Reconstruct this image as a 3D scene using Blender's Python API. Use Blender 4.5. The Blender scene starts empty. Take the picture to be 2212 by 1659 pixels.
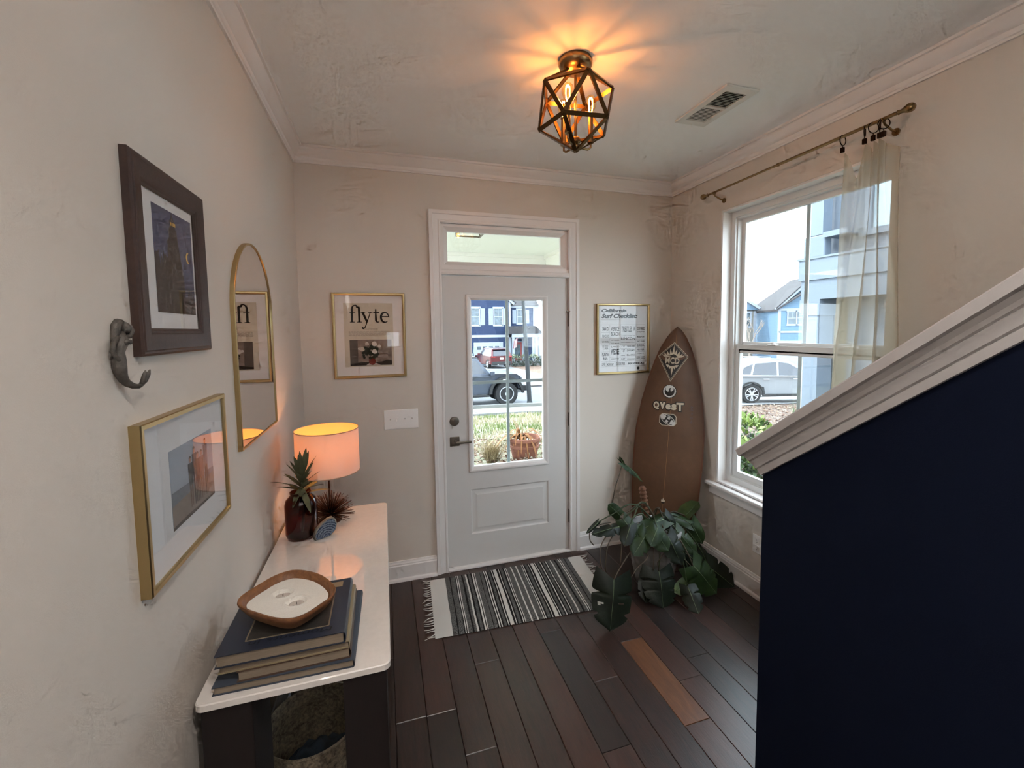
import bpy, bmesh, math, random
from mathutils import Vector, Matrix, noise as mnoise
random.seed(11)
scene = bpy.context.scene
COL = scene.collection
PI = math.pi

# ------------------------------------------------------------------ camera
CAM = Vector((0.4837, -3.0038, 1.6795))
YAW, PITCH, ROLL, FPX = 0.3060, -0.0728, -0.0112, 955.917
PX0, PY0 = 1106 + 25.297, 829.5 - 47.038
_f = Vector((math.sin(YAW)*math.cos(PITCH), math.cos(YAW)*math.cos(PITCH), math.sin(PITCH)))
_r0 = Vector((math.cos(YAW), -math.sin(YAW), 0)); _u0 = _r0.cross(_f)
_r = math.cos(ROLL)*_r0 + math.sin(ROLL)*_u0
_u = -math.sin(ROLL)*_r0 + math.cos(ROLL)*_u0
cam_data = bpy.data.cameras.new('camera'); cam = bpy.data.objects.new('camera', cam_data); COL.objects.link(cam)
cam.matrix_world = Matrix(((_r.x,_u.x,-_f.x,CAM.x),(_r.y,_u.y,-_f.y,CAM.y),(_r.z,_u.z,-_f.z,CAM.z),(0,0,0,1)))
cam_data.sensor_width = 36; cam_data.lens = FPX/2212*36
cam_data.shift_x = -25.297/2212; cam_data.shift_y = -47.038/2212
cam_data.clip_start = 0.02; cam_data.clip_end = 500
scene.camera = cam
def ray(u, v): return _r*((u-PX0)/FPX) - _u*((v-PY0)/FPX) + _f
def P(u, v, axis, val):
    """photo point on the plane axis = val (0 x, 1 y, 2 z), in metres"""
    d = ray(u, v); return CAM + d*((val-CAM[axis])/d[axis])
def PD(u, v, dep): return CAM + ray(u, v)*dep

# ------------------------------------------------------------------ light
world = bpy.data.worlds.new('World'); scene.world = world; world.use_nodes = True
wn = world.node_tree.nodes; bg = wn['Background']
bg.inputs[0].default_value = (0.83, 0.92, 1.0, 1); bg.inputs[1].default_value = 3.6
sun = bpy.data.objects.new('sun', bpy.data.lights.new('sun', 'SUN')); COL.objects.link(sun)
sun.data.energy = 2.4; sun.data.angle = 0.012; sun.data.color = (1, .95, .86)
sun.rotation_euler = Vector((0.62, -0.75, -0.78)).to_track_quat('-Z', 'Y').to_euler()
scene.view_settings.view_transform = 'Standard'; scene.view_settings.look = 'None'
scene.view_settings.exposure = 1.40; scene.view_settings.gamma = 1.0
scene.view_settings.use_curve_mapping = False
scene.cycles.max_bounces = 6; scene.cycles.diffuse_bounces = 4; scene.cycles.glossy_bounces = 3; scene.cycles.transmission_bounces = 3
scene.cycles.use_adaptive_sampling = True; scene.cycles.adaptive_threshold = .09; scene.cycles.adaptive_min_samples = 12
scene.cycles.transparent_max_bounces = 10; scene.cycles.sample_clamp_indirect = 6.0
scene.cycles.use_denoising = True

# ------------------------------------------------------------------ helpers: materials
def lin(c):
    return tuple((x/12.92 if x <= .04045 else ((x+.055)/1.055)**2.4) for x in c)
MATS = {}
class NT:
    def __init__(s, name):
        s.m = bpy.data.materials.new(name); s.m.use_nodes = True
        s.t = s.m.node_tree; s.n = s.t.nodes; s.b = s.n['Principled BSDF']; s.out = s.n['Material Output']
        MATS[name] = s.m
    def new(s, typ, **kw):
        nd = s.n.new(typ)
        for k, v in kw.items():
            if hasattr(nd, k): setattr(nd, k, v)
        return nd
    def link(s, a, b): s.t.links.new(a, b)
    def ramp(s, fac, stops):
        r = s.new('ShaderNodeValToRGB'); e = r.color_ramp.elements
        while len(e) < len(stops): e.new(.5)
        for el, (p, c) in zip(e, stops): el.position = p; el.color = (*c, 1)
        s.link(fac, r.inputs[0]); return r.outputs[0]
    def coord(s, scale=(1,1,1), kind='Object', rot=(0,0,0)):
        tc = s.new('ShaderNodeTexCoord'); mp = s.new('ShaderNodeMapping')
        mp.inputs['Scale'].default_value = scale; mp.inputs['Rotation'].default_value = rot
        s.link(tc.outputs[kind], mp.inputs[0]); return mp.outputs[0]
    def noise(s, vec, scale, detail=3, rough=.5, dist=0):
        n = s.new('ShaderNodeTexNoise'); n.inputs['Scale'].default_value = scale
        n.inputs['Detail'].default_value = detail; n.inputs['Roughness'].default_value = rough
        n.inputs['Distortion'].default_value = dist
        if vec is not None: s.link(vec, n.inputs['Vector'])
        return n.outputs[0]
    def bump(s, h, strength, dist=.01):
        b = s.new('ShaderNodeBump'); b.inputs['Strength'].default_value = strength; b.inputs['Distance'].default_value = dist
        s.link(h, b.inputs['Height']); s.link(b.outputs[0], s.b.inputs['Normal'])
def M(name, col, rough=.6, metal=0, var=0, vscale=8, bump=0, bscale=200, spec=.5, emit=None, estr=0, vs=(1,1,1), coat=0, sheen=0):
    if name in MATS: return MATS[name]
    t = NT(name); c = lin(col)
    t.b.inputs['Base Color'].default_value = (*c, 1); t.b.inputs['Roughness'].default_value = rough
    t.b.inputs['Metallic'].default_value = metal; t.b.inputs['Specular IOR Level'].default_value = spec
    t.b.inputs['Coat Weight'].default_value = coat; t.b.inputs['Sheen Weight'].default_value = sheen
    if var:
        f = t.noise(t.coord(vs), vscale, 4, .6)
        t.link(t.ramp(f, [(.3, tuple(x*(1-var) for x in c)), (.7, tuple(min(1, x*(1+var)) for x in c))]), t.b.inputs['Base Color'])
    if bump: t.bump(t.noise(t.coord(vs), bscale, 3, .6), bump, .002)
    if emit:
        t.b.inputs['Emission Color'].default_value = (*lin(emit), 1); t.b.inputs['Emission Strength'].default_value = estr
    return t.m
def glass_mat(name, tint=(1,1,1), ior=1.45, rough=0.0):
    t = NT(name); tr = t.new('ShaderNodeBsdfTransparent'); tr.inputs[0].default_value = (*tint, 1)
    gl = t.new('ShaderNodeBsdfGlossy'); gl.inputs['Roughness'].default_value = rough
    fr = t.new('ShaderNodeFresnel'); ge = t.new('ShaderNodeNewGeometry'); mr_ = t.new('ShaderNodeMapRange')   # same reflectance from both sides of the sheet
    mr_.inputs['To Min'].default_value = ior; mr_.inputs['To Max'].default_value = 1/ior
    t.link(ge.outputs['Backfacing'], mr_.inputs[0]); t.link(mr_.outputs[0], fr.inputs[0])
    mx = t.new('ShaderNodeMixShader'); t.link(fr.outputs[0], mx.inputs[0]); t.link(tr.outputs[0], mx.inputs[1]); t.link(gl.outputs[0], mx.inputs[2])
    t.link(mx.outputs[0], t.out.inputs[0]); return t.m
def cloth_mat(name, col, trans=.5, alpha=0.0, tcol=None, bscale=900):
    t = NT(name); c = lin(col); tc = lin(tcol) if tcol else c
    d = t.new('ShaderNodeBsdfDiffuse'); d.inputs[0].default_value = (*c, 1)
    tl = t.new('ShaderNodeBsdfTranslucent'); tl.inputs[0].default_value = (*tc, 1)
    mx = t.new('ShaderNodeMixShader'); mx.inputs[0].default_value = trans
    t.link(d.outputs[0], mx.inputs[1]); t.link(tl.outputs[0], mx.inputs[2]); o = mx.outputs[0]
    if alpha:
        tr = t.new('ShaderNodeBsdfTransparent'); m2 = t.new('ShaderNodeMixShader'); m2.inputs[0].default_value = alpha
        t.link(o, m2.inputs[1]); t.link(tr.outputs[0], m2.inputs[2]); o = m2.outputs[0]
    t.link(o, t.out.inputs[0]); return t.m

# ------------------------------------------------------------------ helpers: meshes
WL = {}     # world location of every built object (empties are never rotated)
def tag(o, label=None, cat=None, group=None, kind=None):
    if label: o['label'] = label
    if cat: o['category'] = cat
    if group: o['group'] = group
    if kind: o['kind'] = kind
    return o
def thing(name, label, cat, loc=(0,0,0), group=None, kind=None):
    o = bpy.data.objects.new(name, None); COL.objects.link(o); o.location = loc; o.empty_display_size = .05
    WL[o] = Vector(loc); return tag(o, label, cat, group, kind)
class MB:
    def __init__(s): s.v = []; s.f = []; s.mi = []; s.cur = 0
    def add(s, vs, fs):
        k = len(s.v); s.v += [Vector(q) for q in vs]
        for f in fs: s.f.append([k+i for i in f]); s.mi.append(s.cur)
        return s
    def box(s, a, b, bev=0):
        x0,y0,z0 = (min(a[i],b[i]) for i in range(3)); x1,y1,z1 = (max(a[i],b[i]) for i in range(3))
        if not bev:
            return s.add([(x0,y0,z0),(x1,y0,z0),(x1,y1,z0),(x0,y1,z0),(x0,y0,z1),(x1,y0,z1),(x1,y1,z1),(x0,y1,z1)],
                         [(3,2,1,0),(4,5,6,7),(0,1,5,4),(1,2,6,5),(2,3,7,6),(3,0,4,7)])
        bm = bmesh.new(); bmesh.ops.create_cube(bm, size=1)
        for v in bm.verts: v.co = Vector(((x0+x1)/2+v.co.x*(x1-x0), (y0+y1)/2+v.co.y*(y1-y0), (z0+z1)/2+v.co.z*(z1-z0)))
        bmesh.ops.bevel(bm, geom=bm.edges[:], offset=min(bev, .49*min(x1-x0,y1-y0,z1-z0)), segments=2, profile=.5, affect='EDGES')
        bm.verts.ensure_lookup_table()
        s.add([v.co.copy() for v in bm.verts], [[v.index for v in f.verts] for f in bm.faces]); bm.free(); return s
    def lathe(s, prof, c=(0,0,0), n=24, axis='z', cap=True):
        c = Vector(c); vs = []; fs = []
        for r, h in prof:
            for i in range(n):
                a = 2*PI*i/n; x, y = r*math.cos(a), r*math.sin(a)
                vs.append(c + (Vector((x,y,h)) if axis=='z' else Vector((x,h,y)) if axis=='y' else Vector((h,x,y))))
        m = len(prof)
        for j in range(m-1):
            for i in range(n):
                q = [j*n+i, j*n+(i+1)%n, (j+1)*n+(i+1)%n, (j+1)*n+i]
                fs.append(q if axis != 'y' else q[::-1])
        if cap:
            if prof[0][0] > 1e-6: fs.append(list(range(n))[::-1] if axis != 'y' else list(range(n)))
            if prof[-1][0] > 1e-6: fs.append([(m-1)*n+i for i in range(n)] if axis != 'y' else [(m-1)*n+i for i in range(n)][::-1])
        return s.add(vs, fs)
    def tube(s, pts, r, n=8, cap=True):
        pts = [Vector(p) for p in pts]; rs = r if isinstance(r, (list,tuple)) else [r]*len(pts)
        vs = []; fs = []; up = None
        for i, p in enumerate(pts):
            d = (pts[min(i+1,len(pts)-1)]-pts[max(i-1,0)])
            d = d.normalized() if d.length > 1e-9 else Vector((0,0,1))
            if up is None: up = d.orthogonal().normalized()
            up = (up - d*up.dot(d)); up = up.normalized() if up.length > 1e-6 else d.orthogonal().normalized()
            w = d.cross(up)
            for k in range(n):
                a = 2*PI*k/n; vs.append(p + up*(rs[i]*math.cos(a)) + w*(rs[i]*math.sin(a)))
        for j in range(len(pts)-1):
            for k in range(n): fs.append([j*n+k, j*n+(k+1)%n, (j+1)*n+(k+1)%n, (j+1)*n+k])
        if cap: fs.append(list(range(n))[::-1]); fs.append([(len(pts)-1)*n+k for k in range(n)])
        return s.add(vs, fs)
    def bar(s, a, b, w, h, up=(0,0,1)):
        a, b = Vector(a), Vector(b); d = (b-a).normalized(); up = Vector(up); sd = d.cross(up)
        if sd.length < 1e-4: sd = d.orthogonal()
        sd.normalize(); up = sd.cross(d).normalized()
        q = [a+sd*(x*w/2)+up*(y*h/2) for x,y in ((-1,-1),(1,-1),(1,1),(-1,1))] + [b+sd*(x*w/2)+up*(y*h/2) for x,y in ((-1,-1),(1,-1),(1,1),(-1,1))]
        return s.add(q, [(3,2,1,0),(4,5,6,7),(0,1,5,4),(1,2,6,5),(2,3,7,6),(3,0,4,7)])
    def prism(s, poly, o, U, V, t0, t1):
        """polygon (a,b) in the plane o + a U + b V, extruded along U x V from t0 to t1"""
        o,U,V = Vector(o),Vector(U),Vector(V); N = U.cross(V).normalized(); n = len(poly)
        vs = [o+U*a+V*b+N*t0 for a,b in poly]+[o+U*a+V*b+N*t1 for a,b in poly]
        fs = [list(range(n))[::-1], [n+i for i in range(n)]]+[[i,(i+1)%n,n+(i+1)%n,n+i] for i in range(n)]
        return s.add(vs, fs)
    def sweep(s, prof, path, outs, ups, closed=False):
        """profile (o,u) carried along path; outs/ups give local axes at each point (mitred by caller)"""
        n = len(prof); vs = []; fs = []
        for p,o,u in zip(path, outs, ups):
            p,o,u = Vector(p),Vector(o),Vector(u); vs += [p+o*a+u*b for a,b in prof]
        m = len(path)
        for j in range(m if closed else m-1):
            for i in range(n):
                fs.append([j*n+i, j*n+(i+1)%n, ((j+1)%m)*n+(i+1)%n, ((j+1)%m)*n+i])
        if not closed: fs.append(list(range(n))); fs.append([(m-1)*n+i for i in range(n)][::-1])
        return s.add(vs, fs)
    def sphere(s, c, r, n=14, m=9, sc=(1,1,1)):
        c = Vector(c); vs = [c+Vector((0,0,-r*sc[2]))]; fs = []
        for j in range(1, m):
            t = -PI/2+PI*j/m
            for i in range(n):
                a = 2*PI*i/n; vs.append(c+Vector((r*sc[0]*math.cos(t)*math.cos(a), r*sc[1]*math.cos(t)*math.sin(a), r*sc[2]*math.sin(t))))
        vs.append(c+Vector((0,0,r*sc[2]))); L = len(vs)-1
        for i in range(n): fs.append([0, 1+(i+1)%n, 1+i]); fs.append([L, L-n+i, L-n+(i+1)%n])
        for j in range(m-2):
            for i in range(n): a=1+j*n; fs.append([a+i, a+(i+1)%n, a+n+(i+1)%n, a+n+i])
        return s.add(vs, fs)
    def grid(s, fn, nu, nv):
        vs = [fn(i/nu, j/nv) for j in range(nv+1) for i in range(nu+1)]
        fs = [(j*(nu+1)+i, j*(nu+1)+i+1, (j+1)*(nu+1)+i+1, (j+1)*(nu+1)+i) for j in range(nv) for i in range(nu)]
        return s.add(vs, fs)
    def move(s, mat):
        s.v = [mat @ v for v in s.v]; return s
    def mesh(s, name, mats, off=Vector((0,0,0)), smooth=False, angle=None, fix=True):
        me = bpy.data.meshes.new(name); me.from_pydata([tuple(v-off) for v in s.v], [], s.f)
        for m in (mats if isinstance(mats,(list,tuple)) else [mats]): me.materials.append(m)
        if any(s.mi): me.polygons.foreach_set('material_index', s.mi)
        if fix:
            bm = bmesh.new(); bm.from_mesh(me); bmesh.ops.recalc_face_normals(bm, faces=bm.faces[:]); bm.to_mesh(me); bm.free()
        if smooth:
            me.polygons.foreach_set('use_smooth', [True]*len(me.polygons))
            if angle: me.set_sharp_from_angle(angle=math.radians(angle))
        me.update(); return me
    def build(s, name, mats, parent=None, smooth=False, angle=None, fix=True):
        off = WL[parent] if parent is not None else Vector((0,0,0))
        o = bpy.data.objects.new(name, s.mesh(name, mats, off, smooth, angle, fix)); COL.objects.link(o)
        if parent is not None: o.parent = parent
        WL[o] = Vector(off); return o
def struct(o): o['kind'] = 'structure'; return o
def clone(o, parent=None, delta=(0,0,0)):
    c = o.copy(); COL.objects.link(c); c.parent = parent; WL[c] = WL[o]+Vector(delta)
    if parent is None: c.location = o.location+Vector(delta)
    for ch in list(o.children): clone(ch, c, delta)
    return c
def text_mb(s, o, U, V, w, h=None, bold=0.0, shear=0.0, align='l', keep=False, spacing=1.0):
    """flat lettering; lower-left corner at o, U right, V up, fitted to width w (and height h)"""
    cu = bpy.data.curves.new('lettering', 'FONT'); cu.body = s; cu.size = 1; cu.offset = bold; cu.shear = shear; cu.resolution_u = 3
    cu.space_character = spacing
    ob = bpy.data.objects.new('lettering', cu); COL.objects.link(ob)
    dg = bpy.context.evaluated_depsgraph_get(); ev = ob.evaluated_get(dg); me = ev.to_mesh()
    vs = [v.co.copy() for v in me.vertices]; fs = [list(p.vertices) for p in me.polygons]
    ev.to_mesh_clear(); bpy.data.objects.remove(ob); bpy.data.curves.remove(cu)
    mb = MB()
    if not vs: return mb
    x0,x1 = min(v.x for v in vs),max(v.x for v in vs); y0,y1 = min(v.y for v in vs),max(v.y for v in vs)
    sx = w/(x1-x0); sy = sx if h is None else h/(y1-y0)
    o,U,V = Vector(o),Vector(U),Vector(V)
    return mb.add([o+U*((v.x-x0)*sx)+V*((v.y-y0)*sy) for v in vs], fs)
def join(mb, other):
    k = len(mb.v); mb.v += other.v
    for f in other.f: mb.f.append([i+k for i in f]); mb.mi.append(mb.cur)
    return mb

# ------------------------------------------------------------------ materials
W = 2.659; H = 2.785; ZC = 2.693
paint = M('greige_wall_paint', (.835,.80,.76), .75, bump=.12, bscale=350)
ceil_m = M('ceiling_paint', (.95,.95,.945), .85, bump=.1, bscale=300)
trim_m = M('white_trim_paint', (.90,.885,.875), .38)
door_m = M('white_door_paint', (.83,.82,.81), .42, bump=.03, bscale=120)
navy_m = M('navy_wall_paint', (.025,.052,.12), .85, bump=.1, bscale=350, spec=.12)
gold = M('brushed_gold', (.74,.65,.47), .36, 1, bump=.06, bscale=500)
brass = M('antique_brass', (.56,.46,.32), .32, 1)
nickel = M('satin_nickel', (.50,.47,.43), .38, 1)
paper = M('white_paper', (.90,.89,.87), .8)
ink = M('black_ink', (.07,.06,.06), .7)
glass = glass_mat('clear_window_glass', (.93,.96,.97))
picglass = glass_mat('picture_glass', (1,1,1), 1.28)
black_plastic = M('black_plastic', (.05,.05,.05), .5)
def wood_mat(name, dark, light, rough=.4, scale=(1,1,1), rnd=0.0, coat=0, bump=.15):
    t = NT(name); v = t.coord(scale)
    if rnd:
        oi = t.new('ShaderNodeObjectInfo'); g = t.new('ShaderNodeNewGeometry')
        cm = t.new('ShaderNodeVectorMath'); cm.operation = 'SCALE'; cm.inputs['Scale'].default_value = 37.0
        cb = t.new('ShaderNodeCombineXYZ')
        for i in range(3): t.link(oi.outputs['Random'], cb.inputs[i])
        t.link(cb.outputs[0], cm.inputs[0])
        ad = t.new('ShaderNodeVectorMath'); ad.operation = 'ADD'; t.link(g.outputs['Position'], ad.inputs[0]); t.link(cm.outputs[0], ad.inputs[1])
        mp = t.new('ShaderNodeMapping'); mp.inputs['Scale'].default_value = scale; t.link(ad.outputs[0], mp.inputs[0]); v = mp.outputs[0]
    n1 = t.noise(v, 3.0, 5, .6, .8); n2 = t.noise(v, 14.0, 4, .65, .3)
    mx = t.new('ShaderNodeMix'); mx.inputs[0].default_value = .45; t.link(n1, mx.inputs[2]); t.link(n2, mx.inputs[3])
    f = mx.outputs[0]
    if rnd:
        mm = t.new('ShaderNodeMath'); mm.operation = 'MULTIPLY_ADD'; mm.inputs[1].default_value = rnd; 
        t.link(oi.outputs['Random'], mm.inputs[0]); t.link(f, mm.inputs[2])
        sb = t.new('ShaderNodeMath'); sb.operation = 'SUBTRACT'; sb.inputs[1].default_value = rnd/2; t.link(mm.outputs[0], sb.inputs[0]); f = sb.outputs[0]
    mid = tuple((a+b)/2*.92 for a,b in zip(lin(dark),lin(light)))
    t.link(t.ramp(f, [(.28, lin(dark)), (.5, mid), (.75, lin(light))]), t.b.inputs['Base Color'])
    t.b.inputs['Roughness'].default_value = rough; t.b.inputs['Coat Weight'].default_value = coat; t.b.inputs['Coat Roughness'].default_value = .30
    t.bump(n2, bump, .004); return t.m
plank_m = wood_mat('dark_stained_plank', (.10,.05,.038), (.28,.16,.12), .42, (9,1.1,9), .38, .6, .26)
plank_or = wood_mat('chestnut_plank', (.33,.195,.12), (.51,.33,.205), .40, (9,1.1,9), .1, .6, .22)
plank_dk = wood_mat('near_black_plank', (.085,.042,.032), (.19,.11,.082), .42, (9,1.1,9), .1, .6, .26)
table_wood = wood_mat('dark_walnut', (.06,.022,.018), (.10,.038,.03), .65, (6,6,1.2))
bowl_wood = wood_mat('acacia_wood', (.36,.21,.12), (.62,.42,.26), .5, (14,3,14))
board_wood = wood_mat('cork_tan_board', (.31,.20,.12), (.42,.285,.185), .42, (1.2,1.2,1.0), 0, .15, .05)
frame_wood = wood_mat('espresso_frame_wood', (.18,.11,.085), (.30,.20,.155), .55, (5,5,5))

# ------------------------------------------------------------------ room shell
YB = -6.8        # rear of the house behind the camera
SH = dict(door_x0=.866, door_x1=1.780)
b = MB(); T = .15
b.box((-.12,0,-.1),(.83,T,2.9)).box((1.816,0,-.1),(W+.15,T,2.9)).box((.83,0,2.43),(1.816,T,2.9))
struct(b.build('wall_back', paint))
struct(MB().box((-.12,YB,-.1),(0,0,2.9)).build('wall_left', paint))
WY0, WY1, WZ0, WZ1 = -1.585, -.533, .612, 2.455
RY0,RY1,RZ0,RZ1 = -4.25,-2.65,1.35,2.62   # window opening added behind the camera to brighten the left wall
b = MB().box((W,YB,-.1),(W+.15,RY0,2.9)).box((W,RY1,-.1),(W+.15,WY0,2.9)).box((W,RY0,-.1),(W+.15,RY1,RZ0)).box((W,RY0,RZ1),(W+.15,RY1,2.9)).box((W,WY1,-.1),(W+.15,0,2.9)).box((W,WY0,-.1),(W+.15,WY1,WZ0-.03)).box((W,WY0,WZ1),(W+.15,WY1,2.9))
struct(b.build('wall_right', paint))
# rear wall of the house with two small openings placed for their reflections in the poster glass
b = MB().box((-.12,YB-.15,-.1),(.56,YB,2.9)).box((.56,YB-.15,1.66),(.80,YB,2.9)).box((.56,YB-.15,-.1),(.80,YB,1.36)).box((.80,YB-.15,-.1),(1.0,YB,2.9)).box((1.24,YB-.15,-.1),(W+.15,YB,2.9)).box((1.0,YB-.15,1.30),(1.24,YB,2.9)).box((1.0,YB-.15,-.1),(1.24,YB,.95))
struct(b.build('wall_rear', paint))
struct(MB().box((-.12,YB,H),(W+.15,T,H+.1)).build('ceiling', ceil_m))
floor = struct(MB().box((-.12,YB-.15,-.12),(W+.15,T,-.014)).build('floor', M('subfloor_dark',(.05,.035,.03),.8)))
# planks: one bevelled unit mesh shared by all
pm = MB().box((0,0,-.013),(1,1,0)); 
bm = bmesh.new(); bmesh.ops.create_cube(bm, size=1)
for v in bm.verts: v.co = Vector((v.co.x+.5, v.co.y+.5, (v.co.z-.5)*.013))
top = [e for e in bm.edges if all(v.co.z > -.001 for v in e.verts)]
for v in bm.verts: v.co.x *= .1295; 
bmesh.ops.bevel(bm, geom=top, offset=.0022, segments=1, affect='EDGES')
for v in bm.verts: v.co.x /= .1295
pme = bpy.data.meshes.new('plank'); bm.to_mesh(pme); bm.free(); pme.materials.append(plank_m)
pme_o = pme.copy(); pme_o.materials[0] = plank_or
pme_d = pme.copy(); pme_d.materials[0] = plank_dk
rp = random.Random(5); x0 = .61-.1295*5
known = {5:[-1.14], 6:[-1.37], 7:[-.91], 10:[-1.53,-.80], 13:[-1.53,-1.0], 14:[-1.32], 15:[-1.21], 9:[-.62], 8:[-1.95], 11:[-1.2,-2.0], 12:[-.72,-1.9]}
for k in range(22):
    xa, xb = max(-.0, x0+.1295*k), min(W, x0+.1295*(k+1))
    if xb-xa < .02: continue
    cuts = [0.02]+sorted(known.get(k, [-.3-rp.random()*.9]), reverse=True)
    while cuts[-1] > YB+.5: cuts.append(cuts[-1]-(.55+rp.random()*1.0))
    cuts[-1] = YB
    for j, (ya, yb) in enumerate(zip(cuts, cuts[1:])):
        me = pme
        if k == 13 and j == 1: me = pme_o
        elif (k == 10 and j == 1) or rp.random() < .08: me = pme_d
        elif rp.random() < .03: me = pme_o
        o = bpy.data.objects.new('plank', me); COL.objects.link(o); o.parent = floor
        o.location = (xa+.0006, yb+.0006, 0); o.scale = (xb-xa-.0012, ya-yb-.0012, 1)

# crown, baseboard, casing profiles
crown = [(0,0),(.010,0),(.012,.008),(.016,.012),(.018,.030),(.024,.034),(.036,.050),(.050,.068),(.052,.078),(.062,.080),(.062,.092),(0,.092)]
def run(name, prof, pts, mat, smooth=True):
    """moulding along pts; each pt = (pos, out vector mitred)"""
    mb = MB().sweep(prof, [p for p,_ in pts], [o for _,o in pts], [(0,0,1)]*len(pts))
    return struct(mb.build(name, mat, smooth=smooth, angle=28))
run('trim_1', crown, [((0,YB,ZC),(1,0,0)),((0,0,ZC),(1,-1,0))], trim_m)
run('trim_2', crown, [((0,0,ZC),(1,-1,0)),((W,0,ZC),(-1,-1,0))], trim_m)
run('trim_3', crown, [((W,0,ZC),(-1,-1,0)),((W,YB,ZC),(-1,0,0))], trim_m)
basep = [(0,0),(.030,0),(.030,.008),(.026,.016),(.018,.020),(.0155,.022),(.0155,.104),(.012,.110),(.012,.118),(.008,.124),(.006,.134),(0,.136)]
run('baseboard_left', basep, [((0,YB,0),(1,0,0)),((0,0,0),(1,-1,0))], trim_m)
run('baseboard_back', basep, [((0,0,0),(1,-1,0)),((.786,0,0),(0,-1,0))], trim_m)
run('baseboard_door', basep, [((1.858,0,0),(0,-1,0)),((W,0,0),(-1,-1,0))], trim_m)
run('baseboard_right', basep, [((W,0,0),(-1,-1,0)),((W,-1.95,0),(-1,0,0))], trim_m)
# door casing: moulded profile mitred round the opening
cas = [(0,0),(0,.010),(.006,.014),(.014,.014),(.018,.010),(.026,.011),(.040,.016),(.052,.018),(.056,.024),(.078,.024),(.078,0)]
cx0, cx1, cz = .866, 1.780, 2.392
mb = MB().sweep(cas, [(cx0,0,0),(cx0,0,cz),(cx1,0,cz),(cx1,0,0)], [(-1,0,0),(-1,0,1),(1,0,1),(1,0,0)], [(0,-1,0)]*4)
struct(mb.build('trim_4', trim_m, smooth=True, angle=28))
# jambs, head, transom bar
b = MB().box((.83,.0,0),(.864,T,2.43)).box((1.782,.0,0),(1.816,T,2.43)).box((.83,.0,2.394),(1.816,T,2.43))
b.box((.864,.062,0),(.880,T,2.05)).box((1.766,.062,0),(1.782,T,2.05))
b.box((.864,.001,2.056),(1.782,T,2.108)).sweep([(0,0),(0,.012),(.012,.016),(.03,.010),(.034,0)], [(.864,0,2.056),(1.782,0,2.056)], [(0,0,1)]*2, [(0,-1,0)]*2)
struct(b.build('trim_5', trim_m, smooth=True, angle=28))
# transom sash
tw = thing('window_1', None, None); struct(tw)
b = MB(); fr = [(0,0),(.020,.0),(.034,.012),(.046,.020),(.046,.05),(0,.05)]
tx0,tx1,tz0,tz1 = .866,1.780,2.100,2.392
def rect_frame(prof, x0,x1,z0,z1, y, yd=1):
    """picture-frame sweep, profile (inward, depth)"""
    return MB().sweep(prof, [(x0,y,z0),(x1,y,z0),(x1,y,z1),(x0,y,z1)], [(1,0,1),(-1,0,1),(-1,0,-1),(1,0,-1)], [(0,yd,0)]*4, closed=True)
rect_frame(fr, tx0,tx1,tz0,tz1,.012).build('window_frame', trim_m, tw, True, 28)
MB().box((tx0+.044,.052,tz0+.044),(tx1-.044,.056,tz1-.044)).build('pane', glass, tw)
# threshold
struct(MB().box((.864,-.018,0),(1.782,.16,.014), .004).box((.9,.01,.012),(1.75,.05,.02),.003).build('trim_6', trim_m))

# ------------------------------------------------------------------ front door
dr = thing('door_1', None, None, (1.323,0,.02)); struct(dr)
DX0,DX1,DZ0,DZ1 = .869,1.777,.020,2.050; Y0,Y1 = .012,.056
gx0,gx1,gz0,gz1 = 1.030,1.618,.692,1.922
px0,px1,pz0,pz1 = 1.036,1.618,.238,.562
b = MB()
b.box((DX0,Y0,DZ0),(gx0,Y1,DZ1)).box((gx1,Y0,DZ0),(DX1,Y1,DZ1)).box((gx0,Y0,gz1),(gx1,Y1,DZ1)).box((gx0,Y0,pz1),(gx1,Y1,gz0)).box((gx0,Y0,DZ0),(gx1,Y1,pz0))
b.box((gx0,Y0,pz0),(px0,Y1,pz1))
b.build('door_slab', door_m, dr)
pan = [(0,0),(.008,.006),(.016,.009),(.024,.008),(.052,.001),(.056,0.0),(.056,.02),(0,.02)]
pp = rect_frame([(0,0),(.007,.007),(.012,.009),(.020,.009),(.044,.002),(.044,.03),(0,.03)], px0,px1,pz0,pz1,Y0)
pp.box((px0+.043,Y0+.002,pz0+.043),(px1-.043,Y0+.03,pz1-.043))
pp.build('panel', door_m, dr, True, 20)
gf = [(0,.0),(-.004,-.004),(.0,-.012),(.010,-.014),(.022,-.010),(.030,-.002),(.034,.004),(.034,.03),(0,.03)]
lite = rect_frame(gf, gx0,gx1,gz0,gz1,Y0).build('glazing_frame', trim_m, dr, True, 25)
MB().box((gx0+.03,.030,gz0+.03),(gx1-.03,.034,gz1-.03)).build('pane', glass, dr)
gril = M('grille_white', (.80,.84,.84), .4)
gxm = 1.3225; gzm = 1.313
MB().box((gxm-.011,.036,gz0+.03),(gxm+.011,.044,gz1-.03),.003).build('grille_bar', gril, dr)
MB().box((gx0+.03,.037,gzm-.011),(gx1-.03,.043,gzm+.011),.003).build('grille_bar', gril, dr)
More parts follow.
